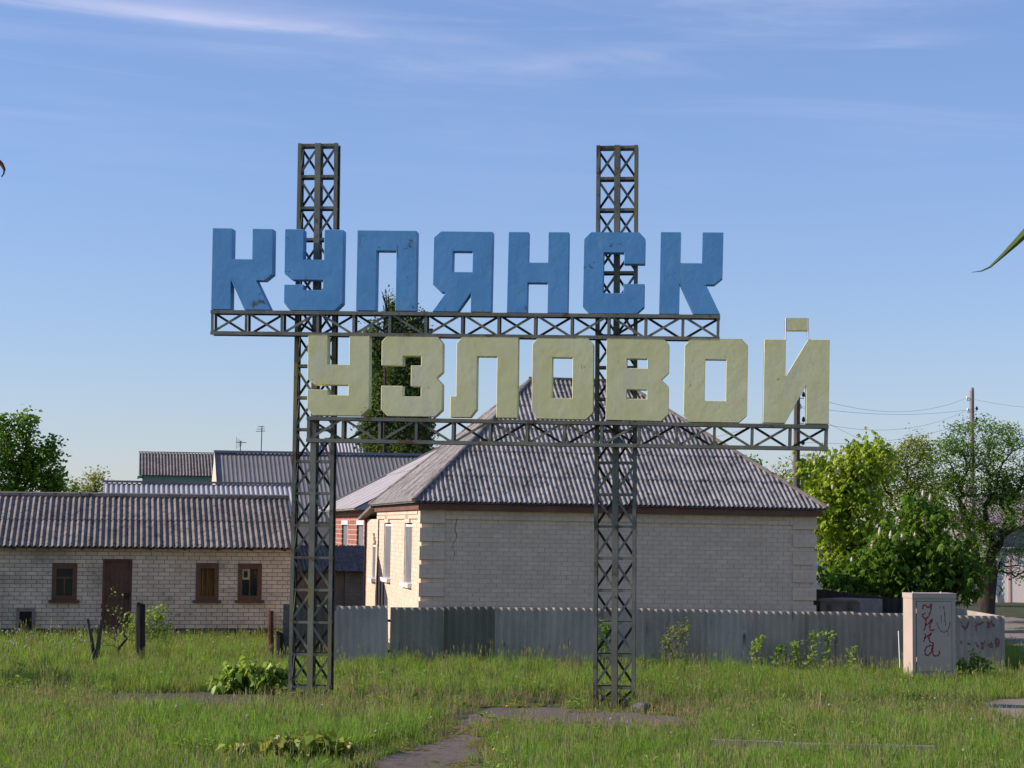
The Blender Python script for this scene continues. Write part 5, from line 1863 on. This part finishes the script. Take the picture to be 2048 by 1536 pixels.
def vnoise(x, y):
    return (math.sin(x * .9 + 1.3 * math.sin(y * .7)) + math.sin(y * 1.1 + 1.7 * math.sin(x * .6 + 2)) + .6 * math.sin(2.3 * x - 1.9 * y)) / 2.6


def fence_y(x):
    return F0.y + (x - F0.x) * fdir.y / fdir.x


def fill(points, out):
    pass


G_pts, D_pts = [], []


def put(lst, x, y, kind, s):
    lst.append((x, y, gz(x, y), random.choice(KIND[kind]), s, random.uniform(0, 6.283)))


def on_path(x, y):
    return inside(x, y, PATH_A) or inside(x, y, PATH_B) or inside(x, y, PATH_C) or inside(x, y, ROAD)


def edge_near(x, y, r=.30):
    return any(on_path(x + a, y + b) for a, b in ((r, 0), (-r, 0), (0, 1.6 * r), (0, -1.6 * r)))


CRP = ground(575, 1532)
for _ in range(30000):
    # denser towards the camera, where blades show larger
    y = 20.5 + 36.0 * random.random() ** 1.25
    half = y * .275 + 1.0
    x = random.uniform(-half, half)
    if on_path(x, y):
        if random.random() < .035:
            put(G_pts, x, y, random.choice(('dry', 'short')), random.uniform(.4, .8))
        continue
    fy = fence_y(x)
    if x > -3.6 and x < 10.4 and y > fy + 1.0:
        continue
    if x < -4.6 and y > 49.2 + .19 * (x + 10):
        continue
    n = vnoise(x, y)
    near = edge_near(x, y)
    cl = .82 + .36 * (.5 + .5 * math.sin(x * 2.7 + 2 * math.sin(y * 1.1)) * math.sin(y * 1.9 + 1.5 * math.sin(x * .8))) + random.uniform(-.1, .1)
    along = (x - ka.x) * kd.x / kd.length + (y - ka.y) * kd.y / kd.length
    off = -(x - ka.x) * kd.y / kd.length + (y - ka.y) * kd.x / kd.length
    if -.2 < along < kd.length + .1 and -.55 < off < .10:
        cl *= .42
    if not near and any(on_path(x, y + q) for q in (.6, 1.0, 1.5, 2.0)):
        cl *= .55
    if math.hypot((x - CRP.x) / 1.1, (y - CRP.y) / 1.0) < 1:
        cl *= .5
    if random.random() < .045 and y < 42:
        put(G_pts, x, y, 'weed', random.uniform(.6, 1.2) * min(cl, 1))
        continue
    if random.random() < .04 and not near:
        put(G_pts, x, y, 'stalk', random.uniform(.8, 1.25) * cl)
    if y < 29.8:
        dryp = .02 + (.08 if n > .5 else 0) + (.20 if near else 0) + (.14 if x > 1.0 and y > 26 else 0)
        if random.random() < dryp:
            put(G_pts, x, y, 'dry', random.uniform(.8, 1.3))
        elif near:
            put(G_pts, x, y, 'short', random.uniform(.5, 1.0))
        else:
            put(G_pts, x, y, 'lush' if random.random() < (.9 - .3 * max(n, 0)) else 'mid', random.uniform(.6, 1.05) * (.85 if x > 0 else 1.0) * cl)
    elif y < 34.2:
        dryp = .42 + .25 * n + (.22 if -4.5 < x < .5 else 0)
        if -5.0 < x < 1.0 and random.random() < .30:
            continue
        if near and random.random() < .35:
            continue
        if random.random() < dryp:
            put(G_pts, x, y, 'dry', random.uniform(.7, 1.3))
        else:
            put(G_pts, x, y, random.choice(('short', 'mid', 'lush')) if not near else 'short', random.uniform(.5, .9))
    elif y < fy + 1.2:
        if random.random() < .12 + .12 * n:
            put(G_pts, x, y, 'dry', random.uniform(.8, 1.2))
        else:
            put(G_pts, x, y, 'mid' if random.random() < .62 else 'lush', random.uniform(.65, 1.05) * cl)
    else:
        put(G_pts, x, y, 'mid' if random.random() < .75 else 'lush', random.uniform(.7, 1.15))
# dandelion clocks and flowers
for _ in range(330):
    y = random.uniform(41, 49)
    x = random.uniform(-14, -5.0)
    if y > 48.8 + .19 * (x + 10) or (x > -9 and random.random() < .75):
        continue
    put(D_pts, x, y, 'puff', random.uniform(.8, 1.5))
for _ in range(60):
    y = random.uniform(24, 41)
    x = random.uniform(-y * .26, y * .26)
    if not on_path(x, y):
        put(D_pts, x, y, 'puff' if random.random() < .8 else 'yellow', random.uniform(.7, 1.2))


def scatter(name, pts, label):
    me = bpy.data.meshes.new(name)
    me.vertices.add(len(pts))
    a = np.array(pts, dtype=np.float32)
    me.vertices.foreach_set('co', a[:, :3].ravel())
    for nm, ty, colm in (('kind', 'INT', 3), ('size', 'FLOAT', 4), ('turn', 'FLOAT', 5)):
        at_ = me.attributes.new(nm, ty, 'POINT')
        at_.data.foreach_set('value', a[:, colm].astype(np.int32 if ty == 'INT' else np.float32))
    me.update()
    o = link(name, me)
    ng = bpy.data.node_groups.new(name + '_scatter', 'GeometryNodeTree')
    ng.interface.new_socket('Geometry', in_out='INPUT', socket_type='NodeSocketGeometry')
    ng.interface.new_socket('Geometry', in_out='OUTPUT', socket_type='NodeSocketGeometry')
    gi, go = ng.nodes.new('NodeGroupInput'), ng.nodes.new('NodeGroupOutput')
    ci = ng.nodes.new('GeometryNodeCollectionInfo')
    ci.inputs['Collection'].default_value = tuft_col
    ci.inputs['Separate Children'].default_value = True
    ci.inputs['Reset Children'].default_value = True
    ip = ng.nodes.new('GeometryNodeInstanceOnPoints')
    ip.inputs['Pick Instance'].default_value = True

    def named(nm, ty):
        n = ng.nodes.new('GeometryNodeInputNamedAttribute')
        n.data_type = ty
        n.inputs['Name'].default_value = nm
        return n.outputs['Attribute']
    cx = ng.nodes.new('ShaderNodeCombineXYZ')
    ng.links.new(named('turn', 'FLOAT'), cx.inputs[2])
    ng.links.new(gi.outputs[0], ip.inputs['Points'])
    ng.links.new(ci.outputs[0], ip.inputs['Instance'])
    ng.links.new(named('kind', 'INT'), ip.inputs['Instance Index'])
    ng.links.new(cx.outputs[0], ip.inputs['Rotation'])
    ng.links.new(named('size', 'FLOAT'), ip.inputs['Scale'])
    ng.links.new(ip.outputs[0], go.inputs[0])
    md = o.modifiers.new('scatter', 'NODES')
    md.node_group = ng
    return tag(o, label, kind='stuff')


scatter('grass', G_pts, 'long green and yellowish meadow grass covering the verge')
scatter('dandelions', D_pts, 'white dandelion clocks and a few yellow flowers in the grass')
